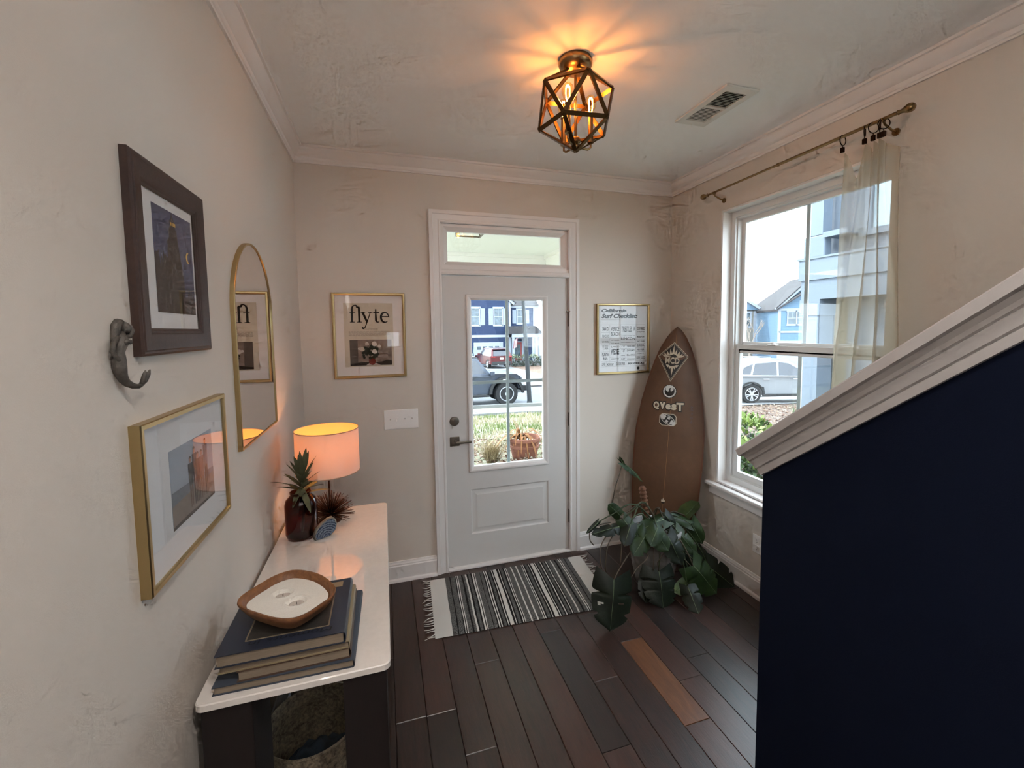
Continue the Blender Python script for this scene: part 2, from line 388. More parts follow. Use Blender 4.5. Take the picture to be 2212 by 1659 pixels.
# hardware
b = MB().lathe([(.033,0),(.033,-.004),(.030,-.010),(.014,-.013),(0,-.013)], (.931,Y0,1.057), 28, 'y')
db = b.build('deadbolt', nickel, dr, True, 35)
MB().box((.928,Y0-.028,1.040),(.934,Y0-.010,1.074),.002).build('thumb_turn', nickel, db)
b = MB().box((.897,Y0-.009,.884),(.963,Y0,.950),.003)
hd = b.build('handle_plate', nickel, dr)
MB().lathe([(.012,0),(.011,-.045)], (.935,Y0-.008,.917), 16, 'y').box((.929,Y0-.058,.909),(1.040,Y0-.046,.925),.004).build('lever', nickel, hd)
for z in (1.753,1.013,.272):
    b = MB().lathe([(.0075,-.05),(.0075,.05)], (1.785,-.004,z), 12).box((1.779,-.002,z-.05),(1.783,.03,z+.05))
    h = b.build('hinge', nickel, dr, True, 35)
    if z > 1.5:
        MB().lathe([(.009,.05),(.009,.058)], (1.785,-.004,z), 12).tube([(1.785,-.004,z+.055),(1.770,-.05,z+.055),(1.742,-.062,z+.055)],.0035).lathe([(.007,0),(.007,.01)],(1.742,-.07,z+.055),12,'y').build('door_stop', nickel, h)

# ------------------------------------------------------------------ right-hand window (double hung, white)
wd = thing('window_2', None, None, (W,-1.06,WZ0)); struct(wd)
vinyl = M('white_vinyl', (.88,.885,.88), .35)
def wframe(y0,y1,z0,z1,wid,xa,xb,mb=None):
    mb = mb or MB()
    return mb.box((xa,y0,z0),(xb,y0+wid,z1)).box((xa,y1-wid,z0),(xb,y1,z1)).box((xa,y0+wid,z0),(xb,y1-wid,z0+wid)).box((xa,y0+wid,z1-wid),(xb,y1-wid,z1))
XS = W+.072
# wood jamb liner around the opening
j = wframe(WY0,WY1,WZ0,WZ1,.012,W+.002,W+.152)
j.build('jamb', trim_m, wd)
f = wframe(WY0+.012,WY1-.012,WZ0+.012,WZ1-.012,.036,XS,XS+.075)
f = wframe(WY0+.048,WY1-.048,WZ0+.048,WZ1-.048,.010,XS+.014,XS+.075,f)
f.build('window_frame', vinyl, wd)
ZM = 1.545
sy0,sy1 = WY0+.052,WY1-.052
# lower sash (inner), upper sash (outer)
low = wframe(sy0,sy1,WZ0+.052,ZM+.022,.040,XS+.018,XS+.045).box((XS+.018,sy0+.03,ZM-.034),(XS+.045,sy1-.03,ZM-.01)); ls = low.build('lower_sash', vinyl, wd)
upp = wframe(sy0,sy1,ZM-.018,WZ1-.052,.036,XS+.047,XS+.072).box((XS+.047,sy0+.03,ZM+.01),(XS+.072,sy1-.03,ZM+.040)); us = upp.build('upper_sash', vinyl, wd)
MB().box((XS+.030,sy0+.036,WZ0+.088),(XS+.034,sy1-.036,ZM-.016)).build('pane', glass, ls)
MB().box((XS+.058,sy0+.032,ZM+.016),(XS+.062,sy1-.032,WZ1-.086)).build('pane', glass, us)
ym = (sy0+sy1)/2
MB().box((XS+.0352,ym-.013,WZ0+.09),(XS+.044,ym+.013,ZM-.03),.003).build('grille_bar', gril, ls)
MB().box((XS+.0632,ym-.013,ZM+.03),(XS+.071,ym+.013,WZ1-.086),.003).build('grille_bar', gril, us)
for yy in (ym+.18, ym-.30):
    MB().box((XS+.012,yy-.03,ZM+.022),(XS+.044,yy+.03,ZM+.030),.003).lathe([(.013,0),(.010,.012)],(XS+.03,yy,ZM+.03),12).build('sash_lock', vinyl, ls)
sw_ = thing('fill_window', None, None, (W,(RY0+RY1)/2,RZ0)); struct(sw_)  # unseen window, added to let in sky light from the right
wframe(RY0,RY1,RZ0,RZ1,.05,XS,XS+.06).box((XS+.01,(RY0+RY1)/2-.02,RZ0+.05),(XS+.05,(RY0+RY1)/2+.02,RZ1-.05)).build('window_frame', vinyl, sw_)
MB().box((XS+.030,RY0+.05,RZ0+.05),(XS+.034,RY1-.05,RZ1-.05)).build('pane', glass, sw_)
# stool and apron
st = MB().box((W-.042,WY0-.06,WZ0-.030),(W+.09,WY1+.075,WZ0-.004),.008).box((W-.016,WY0-.04,WZ0-.088),(W,WY1+.055,WZ0-.030),.004)
st.build('window_sill', trim_m, wd)

# ------------------------------------------------------------------ stair wall with moulded cap
SX = 1.65; SY = -1.892; SZ = 1.205; SL = .752
ytop = SY-(2.70-SZ)/SL
b = MB().prism([(SY,0),(SY,SZ+.01),(ytop,2.71),(ytop,0)], (SX,0,0), (0,1,0), (0,0,1), 0, .12)
struct(b.build('wall_stair', navy_m))
n = math.hypot(1,SL); up = Vector((0,SL/n,1/n)); dn = Vector((0,1/n,-SL/n))
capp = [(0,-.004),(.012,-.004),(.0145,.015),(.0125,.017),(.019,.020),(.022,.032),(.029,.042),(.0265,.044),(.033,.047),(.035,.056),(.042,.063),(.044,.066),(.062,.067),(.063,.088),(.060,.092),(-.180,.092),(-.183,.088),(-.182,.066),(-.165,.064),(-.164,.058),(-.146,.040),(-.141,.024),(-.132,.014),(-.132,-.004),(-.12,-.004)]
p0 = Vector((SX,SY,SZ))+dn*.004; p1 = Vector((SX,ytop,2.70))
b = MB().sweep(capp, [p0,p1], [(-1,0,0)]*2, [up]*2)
struct(b.build('trim_7', M('stair_cap_dimmed',(.66,.64,.63),.45), smooth=True, angle=25))  # trim white greyed on the cap, its shade put into the colour
b = MB()
for i in range(12):
    b.box((SX+.12,-2.05-.255*(i+1)-.0,.19*i),(W-.001,-2.05-.255*i,.19*(i+1)))
struct(b.build('stairs', table_wood))

# ------------------------------------------------------------------ curtain rod, rings, sheer curtain
RX, RZ = 2.575, 2.562
rod = thing('curtain_rod', 'thin brass curtain rod with ball finials above the window', 'curtain rod', (RX,-1.05,RZ))
MB().tube([(RX,-.50,RZ),(RX,-1.05,RZ+.004)],.0062,12).build('rod', brass, rod, True, 40)
MB().tube([(RX,-1.05,RZ+.004),(RX,-1.64,RZ+.010)],.0078,12).lathe([(.0095,-.006),(.0095,.006)],(RX,-1.05,RZ+.004),12,'y').build('rod_sleeve', brass, rod, True, 40)
for y,zz,s in ((-.50,RZ,1),(-1.64,RZ+.010,-1)):
    q = MB().lathe([(.008,0),(.011,.004*s),(.008,.010*s),(.009,.020*s),(.015,.032*s),(.019,.044*s),(.017,.056*s),(.010,.064*s),(0,.066*s)],(RX,y,zz),16,'y')
    q.build('finial', brass, rod, True, 40)
    yb = y-.055*s
    MB().tube([(W,yb,zz-.045),(W-.03,yb,zz-.040),(RX+.01,yb,zz-.022),(RX,yb,zz-.010)],.0048).lathe([(.016,0),(.016,-.006)],(W,yb,zz-.045),14,'x').tube([(RX-.010,yb,zz+.002),(RX-.008,yb,zz-.010),(RX+.008,yb,zz-.010),(RX+.010,yb,zz+.002)],.004).build('bracket', brass, rod, True, 40)
ring_m = M('dark_bronze', (.20,.14,.11), .4, 1)
RY = [-1.408,-1.508,-1.545,-1.572,-1.588]
rl = ['clip ring hanging alone at the window end of the rod','second clip ring along the rod, holding the sheer curtain','third clip ring along the rod, near its bunched end','fourth clip ring, crowded against the end bracket','last clip ring, pressed against the rod end bracket']
for i,y in enumerate(RY):
    zr = RZ+.006; tilt = (.15,.5,-.3,.7,-.5)[i]
    rg = thing('curtain_ring', 'dark bronze '+rl[i], 'curtain ring', (RX,y,zr), 'clip rings on the curtain rod')
    c = Vector((RX,y,zr-.016)); pts = []
    for k in range(21):
        a = 2*PI*k/20; pts.append(c+Vector((math.cos(a)*math.cos(tilt)*.023, math.cos(a)*math.sin(tilt)*.023, math.sin(a)*.023)))
    MB().tube(pts,.0022,6,False).build('ring', ring_m, rg, True)
    MB().tube([(RX,y,zr-.039),(RX,y,zr-.050)],.002,6).box((RX-.006,y-.008,zr-.072),(RX+.006,y+.008,zr-.048),.002).build('clip', ring_m, rg)
sheer = cloth_mat('sheer_white_voile', (.79,.75,.67), .46, .40)
clips = [(-1.408,2.496),(-1.47,2.36),(-1.508,2.498),(-1.528,2.45),(-1.545,2.498),(-1.560,2.46),(-1.572,2.498),(-1.592,2.47),(-1.66,2.425)]
def interp(x, xs, ys):
    if x <= xs[0]: return ys[0]
    for i in range(len(xs)-1):
        if x <= xs[i+1]:
            t = (x-xs[i])/(xs[i+1]-xs[i]); return ys[i]+(ys[i+1]-ys[i])*t
    return ys[-1]
def cur(u, v):
    # u across the gathered width, v down the drop
    k = u*8; i = min(7,int(k)); t = k-i; ts = t*t*(3-2*t)
    yt = clips[i][0]*(1-ts)+clips[i+1][0]*ts; zt = clips[i][1]*(1-ts)+clips[i+1][1]*ts
    yb = -1.345 - .355*u
    e = min(1, v*2.2); e = e*e*(3-2*e)
    y = yt*(1-e)+yb*e; y += -.03*math.sin(v*5)*(1-u)*min(1,v*3)
    z = zt*(1-v)+.42*v
    fold = math.sin(u*PI*7+.6+v*.9)*(.010+.026*e)+math.sin(u*PI*15+v*2)*.007*(1-e)
    x = RX+.010+fold+.012*math.sin(v*3+u*4)
    if u < .30: x -= .02*(1-u/.3)*math.sin(min(1,v*2)*PI)
    return Vector((min(x, W-.012), y, z))
cu = MB().grid(cur, 96, 60).build('sheer_curtain', sheer, None, True)
tag(cu, 'sheer white curtain gathered at the stair side of the window', 'curtain')

# ------------------------------------------------------------------ ceiling vent, switches, outlet
vt = thing('ceiling_vent', 'white rectangular air vent with two banks of louvres on the ceiling', 'vent', (2.10,-1.10,H))
vx0,vx1,vy0,vy1 = 2.005,2.195,-1.292,-.912; z = H
wm = M('vent_white', (.87,.87,.85), .45); dk = M('duct_black', (.03,.03,.03), .9)
fr_ = MB().box((vx0,vy0,z-.010),(vx0+.036,vy1,z),.003).box((vx1-.036,vy0,z-.010),(vx1,vy1,z),.003).box((vx0+.030,vy0,z-.010),(vx1-.030,vy0+.046,z),.003).box((vx0+.030,vy1-.046,z-.010),(vx1-.030,vy1,z),.003).box((vx0+.036,-1.108,z-.009),(vx1-.036,-1.096,z))
fr_.build('vent_frame', wm, vt)
MB().box((vx0+.03,vy0+.04,z-.0008),(vx1-.03,vy1-.04,z-.0002)).build('duct_opening', dk, vt)
for bank,(ya,yb,s) in enumerate(((vy0+.048,-1.110,1),(-1.094,vy1-.048,-1))):
    for i in range(11):
        yy = ya+(yb-ya)*(i+.5)/11
        MB().bar((vx0+.034,yy,z-.006),(vx1-.034,yy,z-.006),.0012,.0105 if s>0 else .0034,(0,.85*s,.7)).build('louvre', wm, vt)
MB().tube([(2.10,vy1-.02,z-.006),(2.10,vy1-.02,z-.016),(2.108,vy1-.012,z-.022)],.002,6).build('damper_lever', wm, vt)
for yy in (vy0+.02,): MB().lathe([(.004,-.0075),(.004,-.006)],(2.10,yy,z),10).build('screw', nickel, vt)

plate = M('white_plate_plastic', (.95,.94,.93), .35)
sw = thing('light_switch', 'white four-gang toggle switch plate on the wall beside the door', 'switch', (.578,0,1.10))
MB().box((.470,-.006,1.036),(.688,0,1.165),.003).build('plate', plate, sw)
for i in range(4):
    x = .510+.0457*i
    MB().box((x-.005,-.0075,1.088),(x+.005,-.005,1.113)).build('toggle_slot', plate, sw)
    up_ = (i in (0,2,3))
    MB().prism([(-.004,-.004),(-.020,.010),(-.020,.016),(-.004,.006)],(x-.0035,0,1.100),(0,1,0),(0,0,1 if up_ else -1),0,.007).build('toggle', plate, sw)
    for zz in (1.070,1.131): MB().lathe([(.003,-.0005),(.003,-.0072)],(x,0,zz),8,'y').build('screw', plate, sw)
ol = thing('wall_outlet', 'white duplex outlet low on the wall under the window', 'outlet', (W,-.905,.335))
MB().box((W-.006,-.94,.277),(W,-.868,.394),.003).build('plate', plate, ol)
for zz in (.312,.358):
    q = MB().prism([(-.017,-.012),(-.012,-.017),(.012,-.017),(.017,-.012),(.017,.012),(.012,.017),(-.012,.017),(-.017,.012)],(W-.006,-.904,zz),(0,1,0),(0,0,1),-.002,0)
    r_ = q.build('receptacle', plate, ol)
    MB().box((W-.0085,-.911,zz-.002),(W-.0079,-.909,zz+.008)).box((W-.0085,-.899,zz-.002),(W-.0079,-.897,zz+.007)).lathe([(.0025,-.0085),(.0025,-.0079)],(W,-.904,zz-.009),8,'x').build('slot', dk, r_)

# ------------------------------------------------------------------ icosahedron ceiling light
LC = Vector((1.273,-1.256,2.589)); R = .171; A0 = 3.997
cl = thing('ceiling_light', 'brass icosahedron cage ceiling light with three glowing candle bulbs', 'ceiling light', (LC.x,LC.y,H))
cage_m = M('bronze_cage', (.36,.27,.17), .36, 1)
MB().lathe([(.066,0),(.066,-.006),(.070,-.012),(.070,-.020),(.066,-.030),(.052,-.044),(.036,-.050),(.024,-.052),(.018,-.062),(0,-.063)],(LC.x,LC.y,H),36).build('canopy', brass, cl, True, 40)
topv = LC+Vector((0,0,R)); botv = LC-Vector((0,0,R)); zr = R/math.sqrt(5); rr = 2*zr
lo = [LC+Vector((rr*math.cos(A0+i*2*PI/5), rr*math.sin(A0+i*2*PI/5), -zr)) for i in range(5)]
hi = [LC+Vector((rr*math.cos(A0+PI/5+i*2*PI/5), rr*math.sin(A0+PI/5+i*2*PI/5), zr)) for i in range(5)]
edges = [(topv,h) for h in hi]+[(botv,l) for l in lo]+[(hi[i],hi[(i+1)%5]) for i in range(5)]+[(lo[i],lo[(i+1)%5]) for i in range(5)]+[(lo[i],hi[i]) for i in range(5)]+[(lo[(i+1)%5],hi[i]) for i in range(5)]
for a,b_ in edges:
    MB().bar(a,b_,.0165,.006,((a+b_)/2-LC)).build('cage_bar', cage_m, cl)
sk = Vector((LC.x,LC.y,0))
MB().tube([sk+Vector((0,0,H-.05)),sk+Vector((0,0,2.46))],.0055,12).lathe([(.016,2.475),(.020,2.470),(.020,2.455),(.012,2.448),(.017,2.440),(.015,2.430),(.005,2.424),(0,2.423)],(LC.x,LC.y,0),20).build('stem', brass, cl, True, 40)
bulb_glass = glass_mat('amber_bulb_glass', (1,.86,.62), 1.3)
filament = M('glowing_filament', (1,.5,.15), .5, emit=(1,.66,.30), estr=60)
angs = [0]*3
for i,a in enumerate((math.radians(8), math.radians(108), math.radians(222))):
    c = Vector((LC.x+.075*math.cos(a), LC.y+.075*math.sin(a), 0))
    d = Vector((math.cos(a),math.sin(a),0))
    arm = MB().tube([sk+Vector((0,0,2.452))+d*.012, sk+d*.03+Vector((0,0,2.438)), sk+d*.06+Vector((0,0,2.436)), c+Vector((0,0,2.447)), c+Vector((0,0,2.465))],.0045,10)
    arm.lathe([(.006,2.462),(.014,2.466),(.014,2.478),(.011,2.480),(.0105,2.575),(.013,2.577),(.013,2.583),(.009,2.585)],(c.x,c.y,0),18)
    ar = arm.build('candle_arm', brass, cl, True, 40)
    MB().lathe([(.009,2.585),(.011,2.594),(.019,2.606),(.0245,2.622),(.0245,2.634),(.019,2.650),(.009,2.659),(0,2.661)],(c.x,c.y,0),20).build('bulb', bulb_glass, ar, True)
    fm = MB()
    for k in range(4):
        ka = PI/2*k+.4; ox,oy = .0105*math.cos(ka),.0105*math.sin(ka)
        fm.tube([(c.x+ox*.5,c.y+oy*.5,2.590),(c.x+ox,c.y+oy,2.606),(c.x+ox,c.y+oy,2.640),(c.x+ox*.4,c.y+oy*.4,2.650)],.0016,6)
    fm.build('filament', filament, ar)
    L = bpy.data.lights.new('bulb_light','POINT'); L.energy = .34; L.color = (1,.40,.13); L.shadow_soft_size = .005
    lo_ = bpy.data.objects.new('bulb_light', L); COL.objects.link(lo_); lo_.parent = cl; lo_.location = Vector((c.x,c.y,2.626))-WL[cl]

# fill downlights added in the ceiling behind the camera, out of view
lens = M('fill_lamp_lens',(.95,.94,.92),.4,emit=(1,.95,.88),estr=6.0)
for i,(x,y,e) in enumerate(((.85,-3.0,36),(.85,-4.6,22))):
    fl_ = thing('fill_downlight','added white ceiling fill downlight behind the entry, '+('nearest the door','nearest the rear')[i],'downlight',(x,y,H),'fill downlights added in the hall')
    MB().lathe([(.085,0),(.085,-.005),(.068,-.007),(.064,-.001)],(x,y,H),32,cap=False).build('trim_ring',trim_m,fl_,True,40)
    MB().lathe([(.064,-.0015),(0,-.0015)],(x,y,H),32,cap=False).build('lens',lens,fl_,True)
    L = bpy.data.lights.new('downlight','SPOT'); L.energy = e; L.color = (1,.96,.93); L.spot_size = math.radians(128); L.spot_blend = .85; L.shadow_soft_size = .06
    lo_ = bpy.data.objects.new('downlight', L); COL.objects.link(lo_); lo_.parent = fl_; lo_.location = (0,0,-.012)

# unseen floor lamp added behind the camera to brighten the ceiling
fx_,fy_ = .32,-4.05
fl_ = thing('fill_floor_lamp','added brass fill floor lamp with a white bowl in the hall','floor lamp',(fx_,fy_,0))
MB().lathe([(.14,0),(.14,.012),(.02,.025),(0,.026)],(fx_,fy_,0),32).build('base',brass,fl_,True,40)
MB().tube([(fx_,fy_,.02),(fx_,fy_,1.74)],.011,12).build('pole',brass,fl_,True,40)
MB().lathe([(.03,1.73),(.09,1.76),(.15,1.82),(.165,1.86),(.160,1.86),(.145,1.825),(.085,1.768),(0,1.745)],(fx_,fy_,0),36,cap=False).build('bowl',trim_m,fl_,True,50)
MB().sphere((fx_,fy_,1.80),.030,16,10).build('bulb',lens,fl_,True)
L = bpy.data.lights.new('uplight','SPOT'); L.energy = 80; L.color = (1,.97,.95); L.spot_size = math.radians(150); L.spot_blend = .6; L.shadow_soft_size = .04
lo_ = bpy.data.objects.new('uplight', L); COL.objects.link(lo_); lo_.parent = fl_; lo_.location = (0,0,1.85); lo_.rotation_euler = (PI,0,0)

# ------------------------------------------------------------------ framed things on the walls
def wall_frame(name, label, plane, a0,a1,z0,z1, prof, mats, group=None, wall=0.0):
    """plane 'x' = left wall (faces +x, a runs along y), 'y' = back wall (faces -y, a runs along x). profile (inward, out from wall)"""
    if plane == 'y':
        t = thing(name, label, 'picture', ((a0+a1)/2, wall, z0), group); o = (0,-1,0)
        mb = MB().sweep(prof, [(a0,wall,z0),(a1,wall,z0),(a1,wall,z1),(a0,wall,z1)], [(1,0,1),(-1,0,1),(-1,0,-1),(1,0,-1)], [o]*4, closed=True)
    else:
        t = thing(name, label, 'picture', (wall,(a0+a1)/2,z0), group); o = (1,0,0)
        mb = MB().sweep(prof, [(wall,a0,z0),(wall,a1,z0),(wall,a1,z1),(wall,a0,z1)], [(0,1,1),(0,-1,1),(0,-1,-1),(0,1,-1)], [o]*4, closed=True)
    mb.build('frame', mats, t, True, 28); return t
def sheet(plane, a0,a1,z0,z1,d,th=.0006):
    return MB().box((a0,-d,z0),(a1,-d+th,z1)) if plane=='y' else MB().box((d-th,a0,z0),(d,a1,z1))

# --- flyte poster
goldp = [(0,0),(0,.020),(.003,.023),(.010,.024),(.0155,.021),(.017,.012),(.017,0)]
t = wall_frame('framed_poster', 'gold framed magazine-cover poster with flower vase above the table lamp', 'y', .184,.622,1.385,1.924, goldp, gold)
sheet('y',.198,.608,1.399,1.910,.010,.008).build('mat', M('blush_mat_board',(.87,.84,.82),.85), t)
AX0,AX1,AZ0,AZ1 = .250,.546,1.456,1.860
art = sheet('y',AX0,AX1,AZ0,AZ1,.0108).build('print', M('aged_newsprint',(.78,.735,.66),.85,var=.06,vscale=6), t)
def art_pt(u, v, d): return Vector((AX0+(AX1-AX0)*u, -d, AZ0+(AZ1-AZ0)*v))
def art_box(u0,u1,v0,v1,d): a=art_pt(u0,v0,d); b2=art_pt(u1,v1,d); return MB().box((a.x,a.y,a.z),(b2.x,a.y+.0002,b2.z))
def poly2(pts, d, fn): 
    return MB().add([fn(u,v,d) for u,v in pts], [list(range(len(pts)))])
# lettering: an old-style serif word drawn stroke by stroke (units: x-height = 1)
def stroke(mb, pts, ws, fn, d, fat=1.0):
    L = []; Rr = []
    for i,(x,y) in enumerate(pts):
        x0_,y0_ = pts[max(0,i-1)]; x1_,y1_ = pts[min(len(pts)-1,i+1)]
        dx,dy = x1_-x0_,y1_-y0_; l = math.hypot(dx,dy) or 1; nx,ny = -dy/l,dx/l; w = fat*(ws[i]/2 if isinstance(ws,list) else ws/2)
        L.append(fn(x+nx*w,y+ny*w,d)); Rr.append(fn(x-nx*w,y-ny*w,d))
    n_ = len(pts); mb.add(L+Rr, [[i,i+1,n_+i+1,n_+i] for i in range(n_-1)])
def arc(cx,cy,rx,ry,a0,a1,n=14): return [(cx+rx*math.cos(math.radians(a0+(a1-a0)*i/n)), cy+ry*math.sin(math.radians(a0+(a1-a0)*i/n))) for i in range(n+1)]
def disc(mb,cx,cy,r,fn,d,n=14): mb.add([fn(cx+r*math.cos(2*PI*i/n),cy+r*math.sin(2*PI*i/n),d) for i in range(n)],[list(range(n))])
def flyte(fn, d):
    m = MB()
    # f
    stroke(m, [(.32,0),(.32,1.2)]+arc(.66,1.22,.34,.42,180,60,10), [.17]*2+[.17,.16,.15,.13,.11,.09,.08,.08,.09,.1,.12], fn, d, 1.28); disc(m,.84,1.50,.105,fn,d)
    stroke(m, [(.08,.98),(.66,.98)], .07, fn, d, 1.28); stroke(m, [(.08,.03),(.60,.03)], .06, fn, d, 1.28)
    # l
    stroke(m, [(1.05,0),(1.05,1.46)], .17, fn, d, 1.28); stroke(m, [(.86,1.40),(1.10,1.52)], .07, fn, d, 1.28); stroke(m, [(.80,.03),(1.32,.03)], .06, fn, d, 1.28)
    # y
    stroke(m, [(1.42,.95),(1.86,0.0)], .17, fn, d, 1.28); stroke(m, [(2.20,.95),(1.80,-.05),(1.62,-.48),(1.48,-.60),(1.36,-.58)], [.07,.075,.08,.09,.10], fn, d, 1.28); disc(m,1.37,-.54,.10,fn,d)
    stroke(m, [(1.22,.97),(1.68,.97)], .06, fn, d, 1.28); stroke(m, [(1.98,.97),(2.42,.97)], .06, fn, d, 1.28)
    # t
    stroke(m, [(2.76,1.28),(2.76,.25)]+arc(2.97,.24,.21,.22,180,300,8), [.10,.17,.17,.16,.15,.13,.11,.09,.08,.07,.06], fn, d, 1.28); stroke(m, [(2.50,.96),(3.12,.96)], .08, fn, d, 1.28)
    # e
    stroke(m, arc(3.70,.48,.41,.48,5,312,22), [.07]+[.09,.10,.11,.11,.11,.12,.14,.16,.17,.175,.18,.18,.175,.17,.16,.15,.14,.12,.10,.08,.07,.05], fn, d, 1.28); stroke(m, [(3.32,.56),(4.10,.56)], .06, fn, d, 1.28)
    return m
def word_fn(x,y,d): return art_pt(.105+x*.197, .700+y*.162, d)
flyte(word_fn,.0112).build('lettering', ink, art, fix=False)
text_mb('SIMPLE IN THE MODERN', art_pt(.38,.588,.0112),(1,0,0),(0,0,1),.30*(AX1-AX0),.010*.4).build('lettering', M('faded_ink',(.3,.27,.25),.8), art)
b = MB(); rr_ = random.Random(3)
for i in range(6):
    v = .555-.012*i; u = .09
    while u < .93:
        w_ = .02+rr_.random()*.05; q = art_box(u,min(.94,u+w_),v,v+.0045,.0112); join(b,q); u += w_+.012
b.build('body_text', M('grey_newsprint_ink',(.56,.53,.49),.85), art)
pic = art_box(.10,.955,.02,.425,.0112).build('still_life_picture', M('muted_plaster',(.53,.47,.43),.85,var=.22,vscale=5), art)
pd = .0116
q = MB()
poly2([(.10,.02),(.955,.02),(.955,.085),(.86,.105),(.76,.08),(.60,.062),(.35,.075),(.22,.062),(.10,.05)],pd,art_pt).build('painted_shadow', M('umber_print',(.20,.16,.14),.85), art)
poly2([(.10,.05),(.26,.062),(.26,.425),(.10,.425)],.0114,art_pt).build('painted_shadow', M('dim_wall_print',(.38,.34,.31),.85), art)
poly2([(.42,.025),(.72,.025),(.62,.055),(.48,.055)],.0118,art_pt).build('painted_cloth', M('pale_cloth_print',(.72,.66,.62),.85), art)
poly2([(.545+.07*math.cos(2*PI*i/16),.085+.058*math.sin(2*PI*i/16)) for i in range(16)],.0120,art_pt).build('painted_vase', M('red_vase_print',(.50,.17,.12),.8), art)
rr_ = random.Random(8); fo = MB(); bl = MB()
for i in range(46):
    a = rr_.random()*2*PI; r_ = rr_.random()**.6; u = .51+.18*r_*math.cos(a); v = .25+.105*r_*math.sin(a)-(.03 if r_>.7 else 0)
    an = rr_.random()*PI; s_ = .028+.02*rr_.random()
    fo.add([art_pt(u+s_*math.cos(an+k*2*PI/5)*(1.3 if k==0 else .8), v+.75*s_*math.sin(an+k*2*PI/5), .0122+i*.000004) for k in range(5)], [list(range(5))])
for (u,v,s_) in ((.35,.275,.05),(.60,.235,.052),(.60,.355,.055),(.45,.36,.04),(.29,.285,.028),(.70,.32,.035)):
    bl.add([art_pt(u+s_*math.cos(2*PI*k/9)*(1+.15*math.sin(k*5)), v+.75*s_*math.sin(2*PI*k/9)*(1+.15*math.sin(k*7)), .0126) for k in range(9)], [list(range(9))])
fo.build('painted_foliage', M('dark_foliage_print',(.16,.18,.13),.85), art, fix=False)
bl.build('painted_blooms', M('white_bloom_print',(.80,.76,.72),.85), art, fix=False)
sheet('y',.198,.608,1.399,1.910,.0150,.0015).build('glass', picglass, t)

# --- surf checklist
t = wall_frame('framed_checklist', 'gold framed black-and-white surf checklist print above the surfboard', 'y', 2.001,2.455,1.337,1.869, goldp, gold)
sheet('y',2.015,2.441,1.351,1.855,.010,.008).build('print', M('cool_white_paper',(.86,.87,.88),.8), t)
ck = t; DZ = .0104
grey_ink = M('charcoal_ink',(.20,.20,.21),.8)
U_,V_ = (1,0,0),(0,0,1)
# page coordinates: 0..1 across the print, 0..1 up it
cxa,cxb,cza,czb = 2.015,2.441,1.351,1.855
def cp(u,v,d=DZ): return Vector((cxa+(cxb-cxa)*u,-d,cza+(czb-cza)*v))
CW,CH = cxb-cxa, czb-cza
text_mb('California', cp(.065,.900),U_,V_,.50*CW,.052*CH,bold=.055,shear=.28).build('lettering', grey_ink, t)
text_mb('Surf Checklist:', cp(.065,.812),U_,V_,.72*CW,.066*CH,bold=.055,shear=.28).build('lettering', grey_ink, t)
lines = MB()
def hl(u0,u1,v): p=cp(u0,v); q_=cp(u1,v); lines.box((p.x,-DZ,p.z-.0006),(q_.x,-DZ+.0001,q_.z+.0006))
def vl(u,v0,v1): p=cp(u,v0); q_=cp(u,v1); lines.box((p.x-.0006,-DZ,p.z),(q_.x+.0006,-DZ+.0001,q_.z))
for (a,b_,v) in ((.06,.95,.715),(.06,.23,.60),(.06,.23,.49),(.06,.23,.43),(.06,.23,.31),(.23,.44,.505),(.23,.44,.455),(.23,.44,.41),(.44,.76,.57),(.44,.76,.415),(.44,.76,.355),(.44,.76,.285),(.76,.95,.57),(.76,.95,.49),(.76,.95,.425),(.76,.95,.36),(.76,.95,.30),(.76,.95,.25),(.23,.76,.225),(.06,.95,.165),(.06,.95,.085)): hl(a,b_,v)
for (u,a,b_) in ((.23,.165,.715),(.44,.165,.715),(.76,.165,.715),(.555,.165,.415),(.86,.165,.25),(.16,.085,.165),(.33,.085,.165),(.56,.085,.165)): vl(u,a,b_)
lines.build('ruled_lines', M('pale_rule_ink',(.42,.43,.45),.8), t)
slate_ink = M('slate_ink',(.24,.245,.26),.8)
